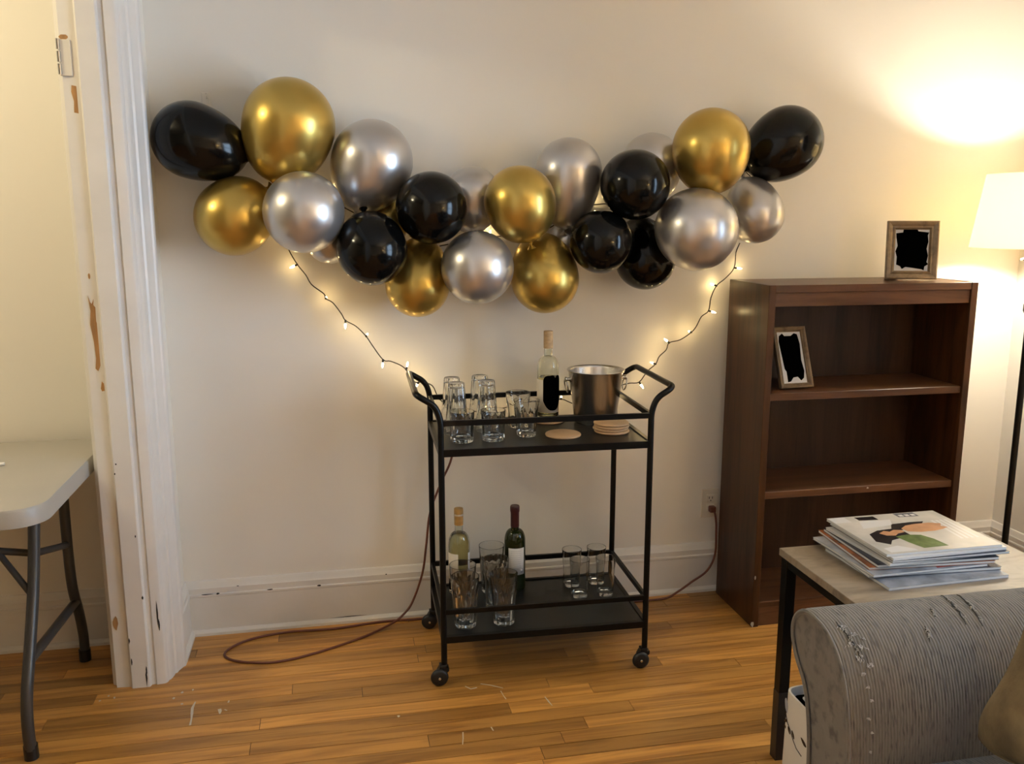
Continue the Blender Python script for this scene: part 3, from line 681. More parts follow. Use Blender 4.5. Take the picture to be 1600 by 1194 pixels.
BAL = [
 ('black', (-0.405, 2.950, 1.691), 0.1163, (0.949, 0.004, -0.315), 1.51, 'glossy black balloon at the far left end, pointing right'),
 ('gold', (-0.108, 2.940, 1.741), 0.1419, (-0.280, 0.125, -0.952), 1.31, 'largest gold balloon, highest on the left side of the garland'),
 ('gold', (-0.292, 2.948, 1.456), 0.1188, (0.743, 0.214, 0.635), 1.17, 'gold balloon under the leftmost black balloon'),
 ('silver', (-0.072, 2.837, 1.472), 0.1237, (0, 0.989, 0.148), 1.18, 'round silver balloon in front, below the largest gold balloon'),
 ('silver', (0.146, 2.947, 1.635), 0.1293, (-0.329, 0.138, -0.934), 1.29, 'large silver balloon right of the largest gold balloon'),
 ('black', (0.132, 2.837, 1.356), 0.1105, (-0.148, 0.431, 0.890), 1.11, 'black balloon hanging lowest on the left, under the large silver balloon'),
 ('black', (0.321, 2.840, 1.486), 0.1131, (0, 0.989, 0.148), 1.18, 'black balloon in front, right of the large silver balloon'),
 ('gold', (0.282, 2.942, 1.237), 0.1062, (0.172, 0.374, 0.912), 1.56, 'gold balloon hanging lowest of all, left of the lower silver one'),
 ('silver', (0.476, 2.989, 1.530), 0.0943, (-0.037, 0.071, -0.997), 1.36, 'silver balloon half hidden behind the central gold balloon'),
 ('gold', (0.606, 2.840, 1.505), 0.1153, (0.267, 0.018, -0.963), 1.14, 'gold balloon in front at the middle of the garland'),
 ('silver', (0.466, 2.836, 1.298), 0.1176, (0, 0.989, 0.148), 1.18, 'round silver balloon at the bottom middle, between two gold ones'),
 ('gold', (0.712, 2.926, 1.251), 0.1150, (-0.057, 0.417, 0.907), 1.42, 'gold balloon above the ice bucket, right of the lower silver one'),
 ('silver', (0.796, 2.947, 1.607), 0.1119, (-0.057, 0.075, -0.996), 1.69, 'tall silver balloon right of the central gold balloon'),
 ('black', (0.882, 2.840, 1.377), 0.1036, (0, 0.989, 0.148), 1.18, 'small black balloon below the tall silver balloon'),
 ('black', (1.083, 2.969, 1.312), 0.1055, (-0.102, 0.424, 0.900), 1.47, 'black balloon hanging lowest on the right side, partly behind others'),
 ('black', (0.983, 2.806, 1.561), 0.1123, (0, 0.989, 0.148), 1.18, 'black balloon in front, left of the right gold balloon'),
 ('silver', (1.099, 2.978, 1.636), 0.1060, (-0.037, 0.071, -0.997), 1.25, 'silver balloon peeking out behind a black and a gold balloon on the right'),
 ('gold', (1.247, 2.820, 1.683), 0.1268, (0.012, 0.061, -0.998), 1.20, 'gold balloon highest on the right side of the garland'),
 ('black', (1.585, 2.944, 1.717), 0.1235, (-0.772, 0.290, -0.565), 1.33, 'black balloon at the far right end of the garland'),
 ('silver', (1.192, 2.783, 1.417), 0.1352, (0, 0.989, 0.148), 1.18, 'large round silver balloon in front, below the right gold balloon'),
 ('silver', (1.478, 2.941, 1.465), 0.0995, (-0.149, 0.432, 0.890), 1.41, 'silver balloon at the right, below the rightmost black balloon'),
 ('silver', (0.001, 3.001, 1.382), 0.0756, (-0.057, 0.417, 0.907), 1.17, 'small silver balloon tucked at the wall behind the left silver and black ones'),
 ('gold', (0.187, 2.995, 1.434), 0.0720, (0.218, 0.364, 0.906), 1.35, 'small gold balloon nearly hidden under the large silver balloon'),
 ('silver', (0.802, 3.012, 1.371), 0.0623, (0.126, 0.383, 0.915), 1.14, 'small silver balloon nearly hidden left of the small black balloon'),
]
for b in BAL: balloon(*b)
# clear hooks with the garland's fishing line
hk = empty('wall_hook', (-.368, BACK_Y, 1.835)); tag(hk, 'clear adhesive hook on the wall above the leftmost black balloon', 'hook')
box('hook_plate', -.016, .010, -.004, 0, -.030, .016, M['wall'], hk, .002)
tube('hook_arm', catmull([(0, -.003, .0), (.002, -.010, -.004), (.002, -.014, .004), (.0, -.013, .011)], 4), .0018, M['glass'], hk, 8)
tube('fishing_line', catmull([(.0, -.011, .004), (.014, -.02, -.015), (.020, -.05, -.06), (.02, -.10, -.10)], 5), .0007, M['plastic_w'], hk, 6)

# ------------------------------------------------------------------ string lights
SL = empty('string_lights', (.60, 3.04, .76)); tag(SL, 'dark-wired string of warm mini lights draped from the balloons to the bar cart', 'string lights')
Lp = [(-0.14, 3.075, 1.383), (-0.131, 3.07, 1.348), (-0.106, 3.062, 1.302), (-0.08, 3.057, 1.267), (-0.062, 3.052, 1.235), (-0.023, 3.047, 1.204), (-0.018, 3.045, 1.188), (0.005, 3.042, 1.174), (0.032, 3.037, 1.137), (0.045, 3.033, 1.114), (0.079, 3.03, 1.094), (0.112, 3.025, 1.059), (0.13, 3.021, 1.031), (0.166, 3.013, 0.979), (0.191, 3.012, 0.973), (0.225, 3.01, 0.958), (0.244, 3.007, 0.942), (0.252, 3.012, 0.924)]
Rp = [(1.488, 3.075, 1.363), (1.473, 3.072, 1.328), (1.466, 3.067, 1.273), (1.432, 3.064, 1.235), (1.397, 3.062, 1.208), (1.375, 3.058, 1.164), (1.366, 3.054, 1.117), (1.338, 3.052, 1.096), (1.318, 3.049, 1.061), (1.298, 3.047, 1.039), (1.255, 3.045, 1.013), (1.212, 3.044, 1.003), (1.2, 3.041, 0.978), (1.173, 3.039, 0.954), (1.159, 3.037, 0.927), (1.127, 3.035, 0.901), (1.095, 3.031, 0.863), (1.058, 3.031, 0.86), (1.022, 3.03, 0.852)]
mid = [(.275, 3.025, .895), (.30, 3.03, .892), (.335, 3.02, .880), (.36, 3.03, .83), (.42, 3.03, .79), (.55, 3.035, .782), (.66, 3.03, .80), (.76, 3.025, .800), (.80, 3.03, .812), (.86, 3.03, .79), (.95, 3.03, .80), (.99, 3.03, .83)]
top = [(1.50, 3.08, 1.42), (1.535, 3.082, 1.56), (1.48, 3.085, 1.62), (1.30, 3.085, 1.52), (1.10, 3.087, 1.49), (.92, 3.085, 1.50), (.72, 3.085, 1.40), (.55, 3.085, 1.39), (.38, 3.085, 1.36), (.22, 3.085, 1.33), (.09, 3.087, 1.47), (-.07, 3.087, 1.52), (-.17, 3.083, 1.46)]
off = Vector(SL.location)
path = [Vector(p) - off for p in (top + Lp + mid + Rp[::-1])]
tube('wire', catmull(path, 4), .0019, M['wire'], SL, 6)
def mini_bulb(p, d):
    p = Vector(p) - off; d = Vector(d).normalized()
    sk = lathe('bulb_socket', [(0, -.002), (.0032, -.002), (.0036, .009), (.0030, .011), (0, .011)], M['wire'], SL, 10)
    sk.location = p; sk.rotation_mode = 'QUATERNION'; sk.rotation_quaternion = d.to_track_quat('Z', 'Y')
    lathe('mini_bulb', [(0, .010), (.0028, .011), (.0032, .016), (.0024, .023), (.0008, .028), (0, .0285)], M['bulb'], sk, 10)
W_ = (0, 1, .1)
for p, d in (((-.106, 3.062, 1.302), (-1, -.3, -.45)), ((-.018, 3.045, 1.188), (.1, 1, .1)), ((.045, 3.033, 1.114), (-.05, -.2, -1)), ((.112, 3.025, 1.059), (.25, 1, .25)),
             ((.166, 3.013, .979), (-.1, -.2, -1)), ((.244, 3.007, .942), (.25, .3, 1)), ((.287, 3.028, .893), (-.2, .6, -.6)), ((.36, 3.03, .83), (0, 1, .4)), ((.55, 3.035, .782), (.3, .8, .5)), ((.80, 3.03, .812), (.3, 1, .2)),
             ((1.466, 3.067, 1.273), (1, -.3, -.12)), ((1.397, 3.062, 1.208), (-.5, .9, .2)), ((1.366, 3.054, 1.117), (1, -.3, -.3)), ((1.298, 3.047, 1.039), (0, 1, .05)),
             ((1.212, 3.044, 1.003), (-.8, -.2, .6)), ((1.159, 3.037, .927), (-.4, .9, .1)), ((1.095, 3.031, .863), (.5, -.3, -.8)), ((.95, 3.03, .80), (0, .8, .4)),
             ((1.535, 3.082, 1.56), (.6, -.8, -.2)), ((1.30, 3.085, 1.52), (0, -.5, -1)), ((.92, 3.085, 1.50), (0, -.6, 1)), ((.55, 3.085, 1.39), (0, -.6, .8)), ((.22, 3.085, 1.33), (0, -.6, -1)), ((-.07, 3.087, 1.52), (0, -.8, .5)), ((-.17, 3.083, 1.46), (-.4, -.8, -.6))):
    mini_bulb(p, d)

# ------------------------------------------------------------------ outlet and cord
ol = empty('wall_outlet', (1.424, BACK_Y, .358)); tag(ol, 'cream duplex wall outlet beside the bookcase', 'outlet')
box('outlet_plate', -.036, .036, -.006, 0, -.058, .058, M['plastic_w'], ol, .002, 2)
for s in (-1, 1):
    rc = box('receptacle', -.017, .017, -.009, -.005, s * .0195 - .0145, s * .0195 + .0145, M['plastic_w'], ol, .003, 2)
    for dx in (-.0065, .0065): box('slot', dx - .0012, dx + .0012, -.0094, -.0085, s * .0195 - .002, s * .0195 + .0075, M['grime'], rc)
    lathe('ground_hole', [(0, 0), (.0025, 0), (.0025, .0006), (0, .0006)], M['grime'], rc, 10).matrix_local = Matrix.Translation((0, -.009, s * .0195 - .0085)) @ Matrix.Rotation(math.pi / 2, 4, 'X')
ec = empty('extension_cord', (-.2, 2.92, 0)); tag(ec, 'brown extension cord looping over the floor from outlet to bar cart', 'cord')
eo = Vector(ec.location); r_c = .0042
cord = [(1.426, 3.078, .334), (1.432, 3.066, .325), (1.436, 3.060, .290), (1.437, 3.058, .253), (1.436, 3.057, .16), (1.405, 3.055, .095), (1.342, 3.052, .055), (1.285, 3.045, .024), (1.225, 3.035, r_c), (1.10, 3.032, r_c), (.80, 3.040, r_c), (.50, 3.050, r_c),
        (.276, 3.046, r_c), (.146, 3.052, r_c), (-.038, 3.030, r_c), (-.20, 3.036, r_c), (-.33, 3.00, r_c), (-.396, 2.925, r_c), (-.364, 2.862, r_c), (-.247, 2.822, r_c), (-.123, 2.848, r_c), (.05, 2.934, r_c), (.17, 3.012, .012), (.218, 3.035, .035), (.252, 3.04, .080), (.289, 3.04, .186), (.305, 3.04, .295), (.321, 3.04, .415), (.364, 3.04, .527), (.395, 3.03, .60), (.42, 3.028, .70), (.45, 3.025, .775)]
tube('cable', catmull([Vector(p) - eo for p in cord], 6), r_c, M['cord'], ec, 10)
pl = box('plug', 1.426 - .012, 1.426 + .012, 3.066, 3.0905, .326, .350, M['cord'], None, .004, 2); pl.parent = ec; pl.location = -eo

# ------------------------------------------------------------------ side table, magazines, tote
TX0, TX1, TY0, TY1, TZ = 1.135, 1.742, 1.600, 2.030, .600
st = empty('side_table', ((TX0 + TX1) / 2, (TY0 + TY1) / 2, 0)); tag(st, 'side table with weathered grey wood top and black metal legs beside the sofa', 'side table')
a, b = (TX1 - TX0) / 2, (TY1 - TY0) / 2
box('table_top', -a, a, -b, b, TZ - .020, TZ, M['greywood'], st, .0012)
for sx in (-1, 1):
    for sy_ in (-1, 1):
        x, yy = sx * (a - .020), sy_ * (b - .020)
        box('leg', x - .0145, x + .0145, yy - .0145, yy + .0145, .008, TZ - .0205, M['black_metal'], st, .001)
        box('foot_cap', x - .0155, x + .0155, yy - .0155, yy + .0155, 0, .20, M['rubber'], st, .001) if (sx, sy_) == (-1, 1) else box('foot_cap', x - .0155, x + .0155, yy - .0155, yy + .0155, 0, .012, M['rubber'], st, .001)
for sy_ in (-1, 1): box('apron_bar', -a + .034, a - .034, sy_ * (b - .020) - .012, sy_ * (b - .020) + .012, TZ - .045, TZ - .0205, M['black_metal'], st, .001)
for sx in (-1, 1): box('apron_bar', sx * (a - .020) - .012, sx * (a - .020) + .012, -b + .034, b - .034, TZ - .045, TZ - .0205, M['black_metal'], st, .001)

def magazine(cx, cy_, z, w, d, th, rz, cover, label, sag=0.0):
    root = empty('magazine', (cx, cy_, z), rz); tag(root, label, 'magazine', 'magazines stacked on the side table')
    def sheet(nm, z0, z1, m, ex, mat):
        bm = bmesh.new(); n = 10; V = {}
        for j, y in enumerate((-d / 2 - ex, d / 2 + ex)):
            for i in range(n + 1):
                x = -w / 2 - ex + (w + 2 * ex) * i / n
                s = sag * ((i / n - .5) * 2) ** 2 * 0 + sag * max(0, (.3 - i / n)) ** 2
                for k, zz in enumerate((z0, z1)): V[i, j, k] = bm.verts.new((x, y, zz + s))
        for i in range(n):
            bm.faces.new((V[i, 0, 0], V[i + 1, 0, 0], V[i + 1, 1, 0], V[i, 1, 0])); bm.faces.new((V[i, 0, 1], V[i + 1, 0, 1], V[i + 1, 1, 1], V[i, 1, 1]))
            for j in (0, 1): bm.faces.new((V[i, j, 0], V[i + 1, j, 0], V[i + 1, j, 1], V[i, j, 1]))
        for i in (0, n): bm.faces.new((V[i, 0, 0], V[i, 1, 0], V[i, 1, 1], V[i, 0, 1]))
        return bm_obj(nm, bm, mat, root)
    sheet('pages', .0005, th - .0005, 0, -.0012, M['paper'])
    sheet('back_cover', 0, .0004, 0, 0, cover)
    return root, sheet('front_cover', th - .0005, th, 0, 0, cover)
mags = [(1.412, 1.862, .332, .262, .0075, 2, 'cover_g', 'bottom magazine of the stack, lying straight on the table top'),
        (1.418, 1.905, .350, .258, .0080, -3, 'cover_b', 'second magazine from the bottom, sticking out to the left'),
        (1.392, 1.902, .318, .262, .0060, 1.5, 'cover_g', 'third magazine from the bottom with a grey cover'),
        (1.418, 1.916, .330, .262, .0065, -4, 'cover_r', 'rust-coloured magazine fourth from the bottom'),
        (1.428, 1.912, .325, .258, .0070, -2, 'cover_b', 'dark-covered magazine in the middle of the stack'),
        (1.436, 1.915, .318, .262, .0060, 3, 'cover_w', 'white-covered magazine under the three top ones'),
        (1.452, 1.905, .322, .258, .0055, 0, 'cover_b', 'dark magazine third from the top, jutting to the right'),
        (1.448, 1.912, .322, .262, .0065, 2, 'cover_w', 'magazine second from the top of the stack'),
        (1.440, 1.918, .322, .262, .0065, .5, 'cover_y', 'top magazine with a dark-haired face and green garment on its pale cover')]
zz = TZ + .0003
for i, (x, yy, w, d, th, rz, cv, lb) in enumerate(mags):
    root, cov = magazine(x, yy, zz, w, d, th, math.radians(rz), M[cv], lb)
    zz += th + .0006
    if i == len(mags) - 1:
        P = lambda nm, pts, mat, lay=0: flat_patch(nm, pts, M[mat], cov, 'z', th + .00005 + lay * .00012, .00012)
        P('cover_label', [(-.158, .090), (-.112, .090), (-.112, .128), (-.158, .128)], 'cover_w')
        P('cover_photo', [(-.085, .098), (-.030, .094), (-.030, .120), (-.085, .122)], 'hair_ink')
        P('cover_title', [(.035, .100), (.095, .098), (.095, .128), (.035, .128)], 'slate_ink')
        for k in range(3): P('title_letter', [(.042 + k * .018, .104), (.054 + k * .018, .104), (.054 + k * .018, .116), (.042 + k * .018, .116)], 'cover_w', 1)
        P('cover_patch', [(-.110, .040), (-.02, .050), (.0, .088), (-.09, .092)], 'cover_w')
        P('hair_print', [(-.135, -.050), (-.120, .000), (-.085, .020), (-.040, .025), (-.020, .055), (.040, .060), (.078, .058), (.060, .040), (.03, .030), (-.02, .010), (-.02, -.025), (-.06, -.040), (-.09, -.050), (-.11, -.075)], 'hair_ink', 0)
        P('face_print', [(-.015, .020), (.010, .038), (.040, .044), (.085, .046), (.112, .034), (.100, .018), (.112, .006), (.090, -.004), (.06, -.012), (.02, -.012), (-.010, -.002)], 'skin_ink', 1)
        P('hand_print', [(-.092, .000), (-.070, .014), (-.058, .006), (-.040, .016), (-.020, .010), (-.022, -.004), (-.045, -.010), (-.060, -.022), (-.082, -.018)], 'skin_ink', 1)
        P('garment_print', [(-.065, -.028), (-.030, -.022), (.005, -.030), (.020, -.062), (.025, -.110), (-.045, -.112), (-.058, -.070)], 'green_ink', 1)
        P('cover_caption', [(-.145, -.095), (-.100, -.085), (-.070, -.112), (-.070, -.122), (-.142, -.122)], 'cover_w', 1)
        for k in range(4): P('title_stroke', [(.088 + k * .015, -.075), (.096 + k * .015, -.075), (.108 + k * .013, .060), (.100 + k * .013, .060)], 'cover_w')
    if i == 2: flat_patch('cover_photo', [(.02, -.125), (.12, -.12), (.13, -.06), (.03, -.06)], M['red_ink'], cov, 'z', th + .00005, .00015)

tt = empty('tote_bag', (1.214, 1.795, 0)); tag(tt, 'white canvas tote with a dark branch print under the side table', 'tote bag')
TSX, TSY, TE = .128, .096, .28
def tote_bm():
    bm = bmesh.new(); rings = []
    for z, k in ((0.002, .66), (.006, .80), (.03, .93), (.08, 1.0), (.18, .99), (.285, .97), (.285, .93), (.18, .95), (.03, .88)):
        n = 40; rings.append([bm.verts.new((math.copysign(abs(math.cos(t)) ** TE, math.cos(t)) * TSX * k, math.copysign(abs(math.sin(t)) ** TE, math.sin(t)) * TSY * k, z)) for t in [2 * math.pi * (q + .5) / n for q in range(n)]])
    for R0, R1 in zip(rings[:-1], rings[1:]):
        for k in range(40): bm.faces.new((R0[k], R0[(k + 1) % 40], R1[(k + 1) % 40], R1[k]))
    bm.faces.new(rings[0]); bm.faces.new(rings[-1]); return bm
bag = bm_obj('bag_body', tote_bm(), M['tote'], tt); auto_smooth(bag, 50)
box('bag_dark_inside', -.105, .105, -.076, .076, .20, .272, M['ink_black'], tt, .006)  # flat black block paints the shade inside the open bag
flat_patch('crumpled_paper', blob(-.085, .045, .010, .012, 7, .4, 81), M['cover_w'], tt, 'z', .2722, .004)
def tote_left(y, z, k=1.0):
    sy_ = min(abs(y) / (TSY * .985), .98); c = math.sqrt(max(0, 1 - sy_ ** (2 / TE))) ** TE
    return Vector((-c * TSX * .99 - .0004, y, z))
tube('branch_print', [tote_left(y, z) for y, z in ((.090, .232), (.075, .222), (.060, .206), (.045, .196), (.028, .178), (.010, .165), (-.015, .160))], .0011, M['hair_ink'], tt, 5)
tube('branch_print', [tote_left(y, z) for y, z in ((.020, .115), (.0, .105), (-.03, .11))], .0011, M['hair_ink'], tt, 5)
for y, z, ang, ln, mt in ((.074, .245, 1.25, .020, 'ink_grey'), (.070, .205, -.5, .010, 'hair_ink'), (.050, .190, .9, .010, 'hair_ink'), (.072, .186, .4, .009, 'hair_ink'), (.030, .190, .9, .011, 'hair_ink'),
                          (.022, .120, .3, .010, 'hair_ink'), (.012, .095, -.5, .014, 'ink_grey'), (.008, .118, .9, .010, 'hair_ink'), (-.02, .20, .4, .014, 'hair_ink')):
    o = flat_patch('leaf_print', blob(0, 0, ln, ln * .38, 10, .12, int(y * 1000) + 90), M[mt], tt, 'x', 0, .0005)
    o.location = tote_left(y, z); o.rotation_euler = (ang, 0, 0)

# ------------------------------------------------------------------ sofa
AX0, AX1 = .900, 1.86
sofa = empty('sofa', (1.38, .62, 0)); tag(sofa, 'taupe ribbed sofa with a rolled, cat-scratched arm', 'sofa')
so = Vector(sofa.location)
arm_pts = [(1.455, .045), (1.455, .20), (1.457, .38), (1.468, .47), (1.490, .535), (1.530, .580), (1.549, .625), (1.540, .662), (1.508, .688), (1.460, .690), (1.412, .676), (1.372, .640), (1.345, .585), (1.330, .52), (1.322, .44), (1.320, .30), (1.320, .045)]
dense = catmull([(0, p[0], p[1]) for p in arm_pts], 4)
cen = Vector((0, 1.425, .42))
def arm():
    bm = bmesh.new(); rings = []
    for x, k in ((AX0 + .010, .955), (AX0 + .003, .975), (AX0 + .006, .992), (AX0 + .018, 1.0), (AX0 + .20, 1.0), (AX0 + .5, 1.0), (AX1, 1.0)):
        rings.append([bm.verts.new(Vector((x, cen.y + (p.y - cen.y) * k, max(.045, cen.z + (p.z - cen.z) * (k if p.z > .1 else 1))))- so) for p in dense])
    n = len(dense)
    for R0, R1 in zip(rings[:-1], rings[1:]):
        for i in range(n): bm.faces.new((R0[i], R0[(i + 1) % n], R1[(i + 1) % n], R1[i]))
    bm.faces.new(rings[0]); bm.faces.new(rings[-1])
    o = bm_obj('sofa_arm', bm, M['sofa'], sofa); auto_smooth(o, 60); return o
arm_o = arm()
tube('piping', [Vector((AX0 + .006, cen.y + (p.y - cen.y) * .985, cen.z + (p.z - cen.z) * .985)) - so for p in dense], .0042, M['sofa'], arm_o, 8)
def soft_box(name, x0, x1, y0, y1, z0, z1, r, mat, parent, crown=0.0):
    bm = box_bm(x0, x1, y0, y1, z0, z1); bmesh.ops.subdivide_edges(bm, edges=list(bm.edges), cuts=7, use_grid_fill=True)
    cx, cyy, cz = (x0 + x1) / 2, (y0 + y1) / 2, (z0 + z1) / 2
    hx, hy, hz = (x1 - x0) / 2, (y1 - y0) / 2, (z1 - z0) / 2
    for v in bm.verts:
        d = Vector(((v.co.x - cx), (v.co.y - cyy), (v.co.z - cz)))
        q = Vector((max(-hx + r, min(hx - r, d.x)), max(-hy + r, min(hy - r, d.y)), max(-hz + r, min(hz - r, d.z))))
        e = d - q
        if e.length > 1e-6: d = q + e.normalized() * r
        d.z += crown * (1 - (d.x / hx) ** 2) * (1 - (d.y / hy) ** 2) * (1 if d.z > 0 else 0)
        v.co = Vector((cx, cyy, cz)) + d - so
    return bm_obj(name, bm, mat, parent, True)
soft_box('sofa_base', AX0 + .03, AX1, -.28, 1.322, .045, .27, .015, M['sofa'], sofa)
soft_box('seat_cushion', AX0 - .0, AX1 - .20,   .53, 1.330, .272, .452, .030, M['sofa'], sofa, .022)
soft_box('seat_cushion', AX0 - .0, AX1 - .20, -.27, .525, .272, .452, .030, M['sofa'], sofa, .022)
soft_box('sofa_back', AX1 - .21, AX1 + .02, -.28, 1.322, .272, .97, .06, M['sofa'], sofa)  # back stays out of view, made taller to shade the arm
arm2 = link(bpy.data.objects.new('sofa_arm', arm_o.data)); arm2.parent = sofa; arm2.scale = (1, -1, 1); arm2.location = (0, -2 * so.y + 1.04, 0)
for x in (AX0 + .06, AX1 - .06):
    for yy in (-.38, 1.39): lathe('sofa_foot', [(0, 0), (.018, 0), (.026, .046), (0, .046)], M['rubber'], sofa, 16).location = Vector((x, yy, 0)) - so
# cat scratches
def on_arm(x, s):
    """point on the arm's cover: x along the arm, s the index along the section from the far side over the top"""
    i = min(max(s, 0), len(dense) - 1.001); k = int(i); f = i - k; p = dense[k].lerp(dense[k + 1], f)
    tt_ = (dense[k + 1] - dense[k]).normalized(); nrm = Vector((0, tt_.z, -tt_.y)) * -1
    if nrm.dot(Vector((0, p.y - cen.y, p.z - cen.z))) < 0: nrm = -nrm
    return Vector((x, p.y, p.z)) + nrm * .0008, nrm
def slash(x0, s0, x1, s1, w, seed):
    r = random.Random(seed); n = 16; up = []; dn = []
    vs_ = []; fs = []
    for i in range(n + 1):
        u = i / n; p, nr = on_arm(x0 + (x1 - x0) * u + r.uniform(-.002, .002), s0 + (s1 - s0) * u)
        ww = w * math.sin(math.pi * min(max(u, .04), .96)) * r.uniform(.5, 1.2)
        vs_ += [p + Vector((ww, 0, 0)) - so, p + nr * .0015 - so, p - Vector((ww, 0, 0)) - so]
    for i in range(n):
        for k in (0, 1): fs.append((3 * i + k, 3 * i + k + 1, 3 * i + 4 + k, 3 * i + 3 + k))
    o = mesh_obj('scratch_slit', vs_, fs, M['grime'], arm_o)
    for k in range(int(9)):
        u = r.uniform(.08, .95); p, nr = on_arm(x0 + (x1 - x0) * u, s0 + (s1 - s0) * u); ln = r.uniform(.006, .018); d = r.choice((-1, 1))
        p2, n2 = on_arm(x0 + (x1 - x0) * u + d * r.uniform(.001, .006), s0 + (s1 - s0) * u + (1 if s1 > s0 else -1) * ln * 38)
        mpt = (p + p2) / 2 + nr * r.uniform(.002, .005)
        tube('loose_thread', [p + nr * .001 - so, mpt - so, p2 + n2 * .001 - so], [.0007, .0010, .0004], M['fluff'], arm_o, 5)
slash(1.212, 32.5, 1.196, 40.5, .0032, 1)
slash(1.246, 32.5, 1.228, 41.0, .0032, 2)
slash(1.108, 40, 1.101, 42.5, .0012, 3)
slash(1.150, 36.5, 1.142, 38.5, .0012, 4)
r = random.Random(5)
def tuft(x, s, size, seed):
    """a scruff of pulled fibres lying on the cover"""
    rr = random.Random(seed); vs_ = []; fs = []
    for q in range(16):
        xx = x + rr.uniform(-.8, .8) * size; ss = s + rr.uniform(-30, 30) * size
        p, nr = on_arm(xx, ss); a_ = rr.uniform(-.7, .7); ln = size * rr.uniform(.5, 1.2)
        p2, n2 = on_arm(xx + math.sin(a_) * ln, ss + math.cos(a_) * ln * 45); mid_ = (p + p2) / 2 + nr * rr.uniform(.001, .004)
        w_ = Vector((1, 0, 0)) * rr.uniform(.0005, .0014); b0 = len(vs_)
        for c_, k_ in ((p, 1), (mid_, 1), (p2 + n2 * .001, .3)): vs_ += [c_ + w_ * k_ - so, c_ - w_ * k_ + nr * .0006 - so]
        fs += [(b0, b0 + 2, b0 + 3, b0 + 1), (b0 + 2, b0 + 4, b0 + 5, b0 + 3)]
    o = mesh_obj('torn_fibres', vs_, fs, M['fluff'], arm_o, True); o['kind'] = 'stuff'
for k, (x, s, sz) in enumerate(((.940, 38.5, .012), (.952, 40, .009), (.935, 41.5, .010), (.955, 42, .012), (.946, 43.5, .011), (.962, 44.5, .007), (.944, 45.5, .006), (.950, 47, .004), (.955, 48.5, .004), (.946, 50.5, .004), (.952, 52, .003), (.968, 41, .005), (.948, 54, .003))):
    tuft(x, s, sz * 1.0, 300 + k)
slash(.934, 37.5, .950, 44, .0028, 6)

# throw pillow on the seat
PS = .205
def pillow_xy(u, v):
    def one(a, b):
        rc = 1 - .55 * (1 - math.sqrt(1 - b * b / 2)); pin = 1 - .26 * (1 - b * b) ** 2 * a * a
        return a * PS * rc * pin
    return one(u, v), one(v, u)
def pillow():
    n = 28; bm = bmesh.new(); V = {}
    for side in (1, -1):
        for i in range(n + 1):
            for j in range(n + 1):
                u, v = math.sin((i / n - .5) * math.pi), math.sin((j / n - .5) * math.pi)
                if side == -1 and (i in (0, n) or j in (0, n)): V[-1, i, j] = V[1, i, j]; continue
                x, z = pillow_xy(u, v); th_ = .070 * ((1 - u ** 2) * (1 - v ** 2)) ** .38
                V[side, i, j] = bm.verts.new((x, side * th_, z))
    for side in (1, -1):
        for i in range(n):
            for j in range(n): bm.faces.new((V[side, i, j], V[side, i + 1, j], V[side, i + 1, j + 1], V[side, i, j + 1]))
    return bm
pw = empty('throw_pillow', (1.20, 1.25, .468)); tag(pw, 'tan stitched throw pillow on the sofa seat beside the scratched arm', 'pillow')
body = bm_obj('pillow_body', pillow(), M['pillow'], pw, True)
pz = Vector((math.sin(math.radians(20)), 0, math.cos(math.radians(20)))); px_ = Vector((0.10, -1, .05)).normalized(); py_ = pz.cross(px_).normalized(); px_ = py_.cross(pz)
cpos = Vector((-.050, .022, .058)) + (pz + px_) * .160
body.matrix_local = Matrix(((px_.x, py_.x, pz.x, cpos.x), (px_.y, py_.y, pz.y, cpos.y), (px_.z, py_.z, pz.z, cpos.z), (0, 0, 0, 1)))
edge = []
for k in range(112):
    t_ = k / 112 * 4; side_ = int(t_); f = math.sin((t_ - side_ - .5) * math.pi)
    x_, z_ = pillow_xy(*((f, -1), (1, f), (-f, 1), (-1, -f))[side_]); edge.append((x_, 0, z_))
tube('pillow_piping', edge, .0040, M['pillow'], body, 8, closed=True)

# ------------------------------------------------------------------ floor lamp
LX, LY = 2.443, 2.72
fl = empty('floor_lamp', (LX, LY, 0)); tag(fl, 'black floor lamp with a glowing cream drum shade in the corner', 'floor lamp')
lathe('lamp_base', [(0, 0), (.125, 0), (.130, .006), (.126, .016), (.04, .024), (.018, .034), (0, .034)], M['black_metal'], fl, 48)
tube('pole', [(0, 0, .03), (0, 0, 1.33)], .0115, M['black_metal'], fl, 16)
lathe('switch_knob', [(0, 1.110), (.014, 1.112), (.022, 1.128), (.022, 1.150), (.014, 1.166), (0, 1.168)], M['black_metal'], fl, 24)
lathe('socket_cup', [(.011, 1.300), (.046, 1.306), (.048, 1.311), (.046, 1.314), (.020, 1.322), (.017, 1.40), (0, 1.40)], M['chrome'], fl, 32)
sh = lathe('lamp_shade', [(.214, 1.351), (.178, 1.606), (.1765, 1.606), (.2125, 1.351)], M['shade'], fl, 64, closed=True)
for k in range(3):
    a_ = 2 * math.pi * k / 3 + .4; bar('shade_spoke', (0, 0, 1.585), (.178 * math.cos(a_), .178 * math.sin(a_), 1.59), .003, M['chrome'], fl)
for s in (-1, 1): tube('harp', catmull([(s * .02, 0, 1.36), (s * .055, 0, 1.42), (s * .055, 0, 1.52), (0, 0, 1.585)], 5), .0016, M['chrome'], fl, 6)
pt = bpy.data.lights.new('lamp_bulb_light', 'POINT'); pt.energy = FLOOR_LAMP_W; pt.color = (1.0, 0.94, 0.80); pt.shadow_soft_size = .032
po = link(bpy.data.objects.new('lamp_bulb_light', pt)); po.location = (0, 0, 1.475); po.parent = fl

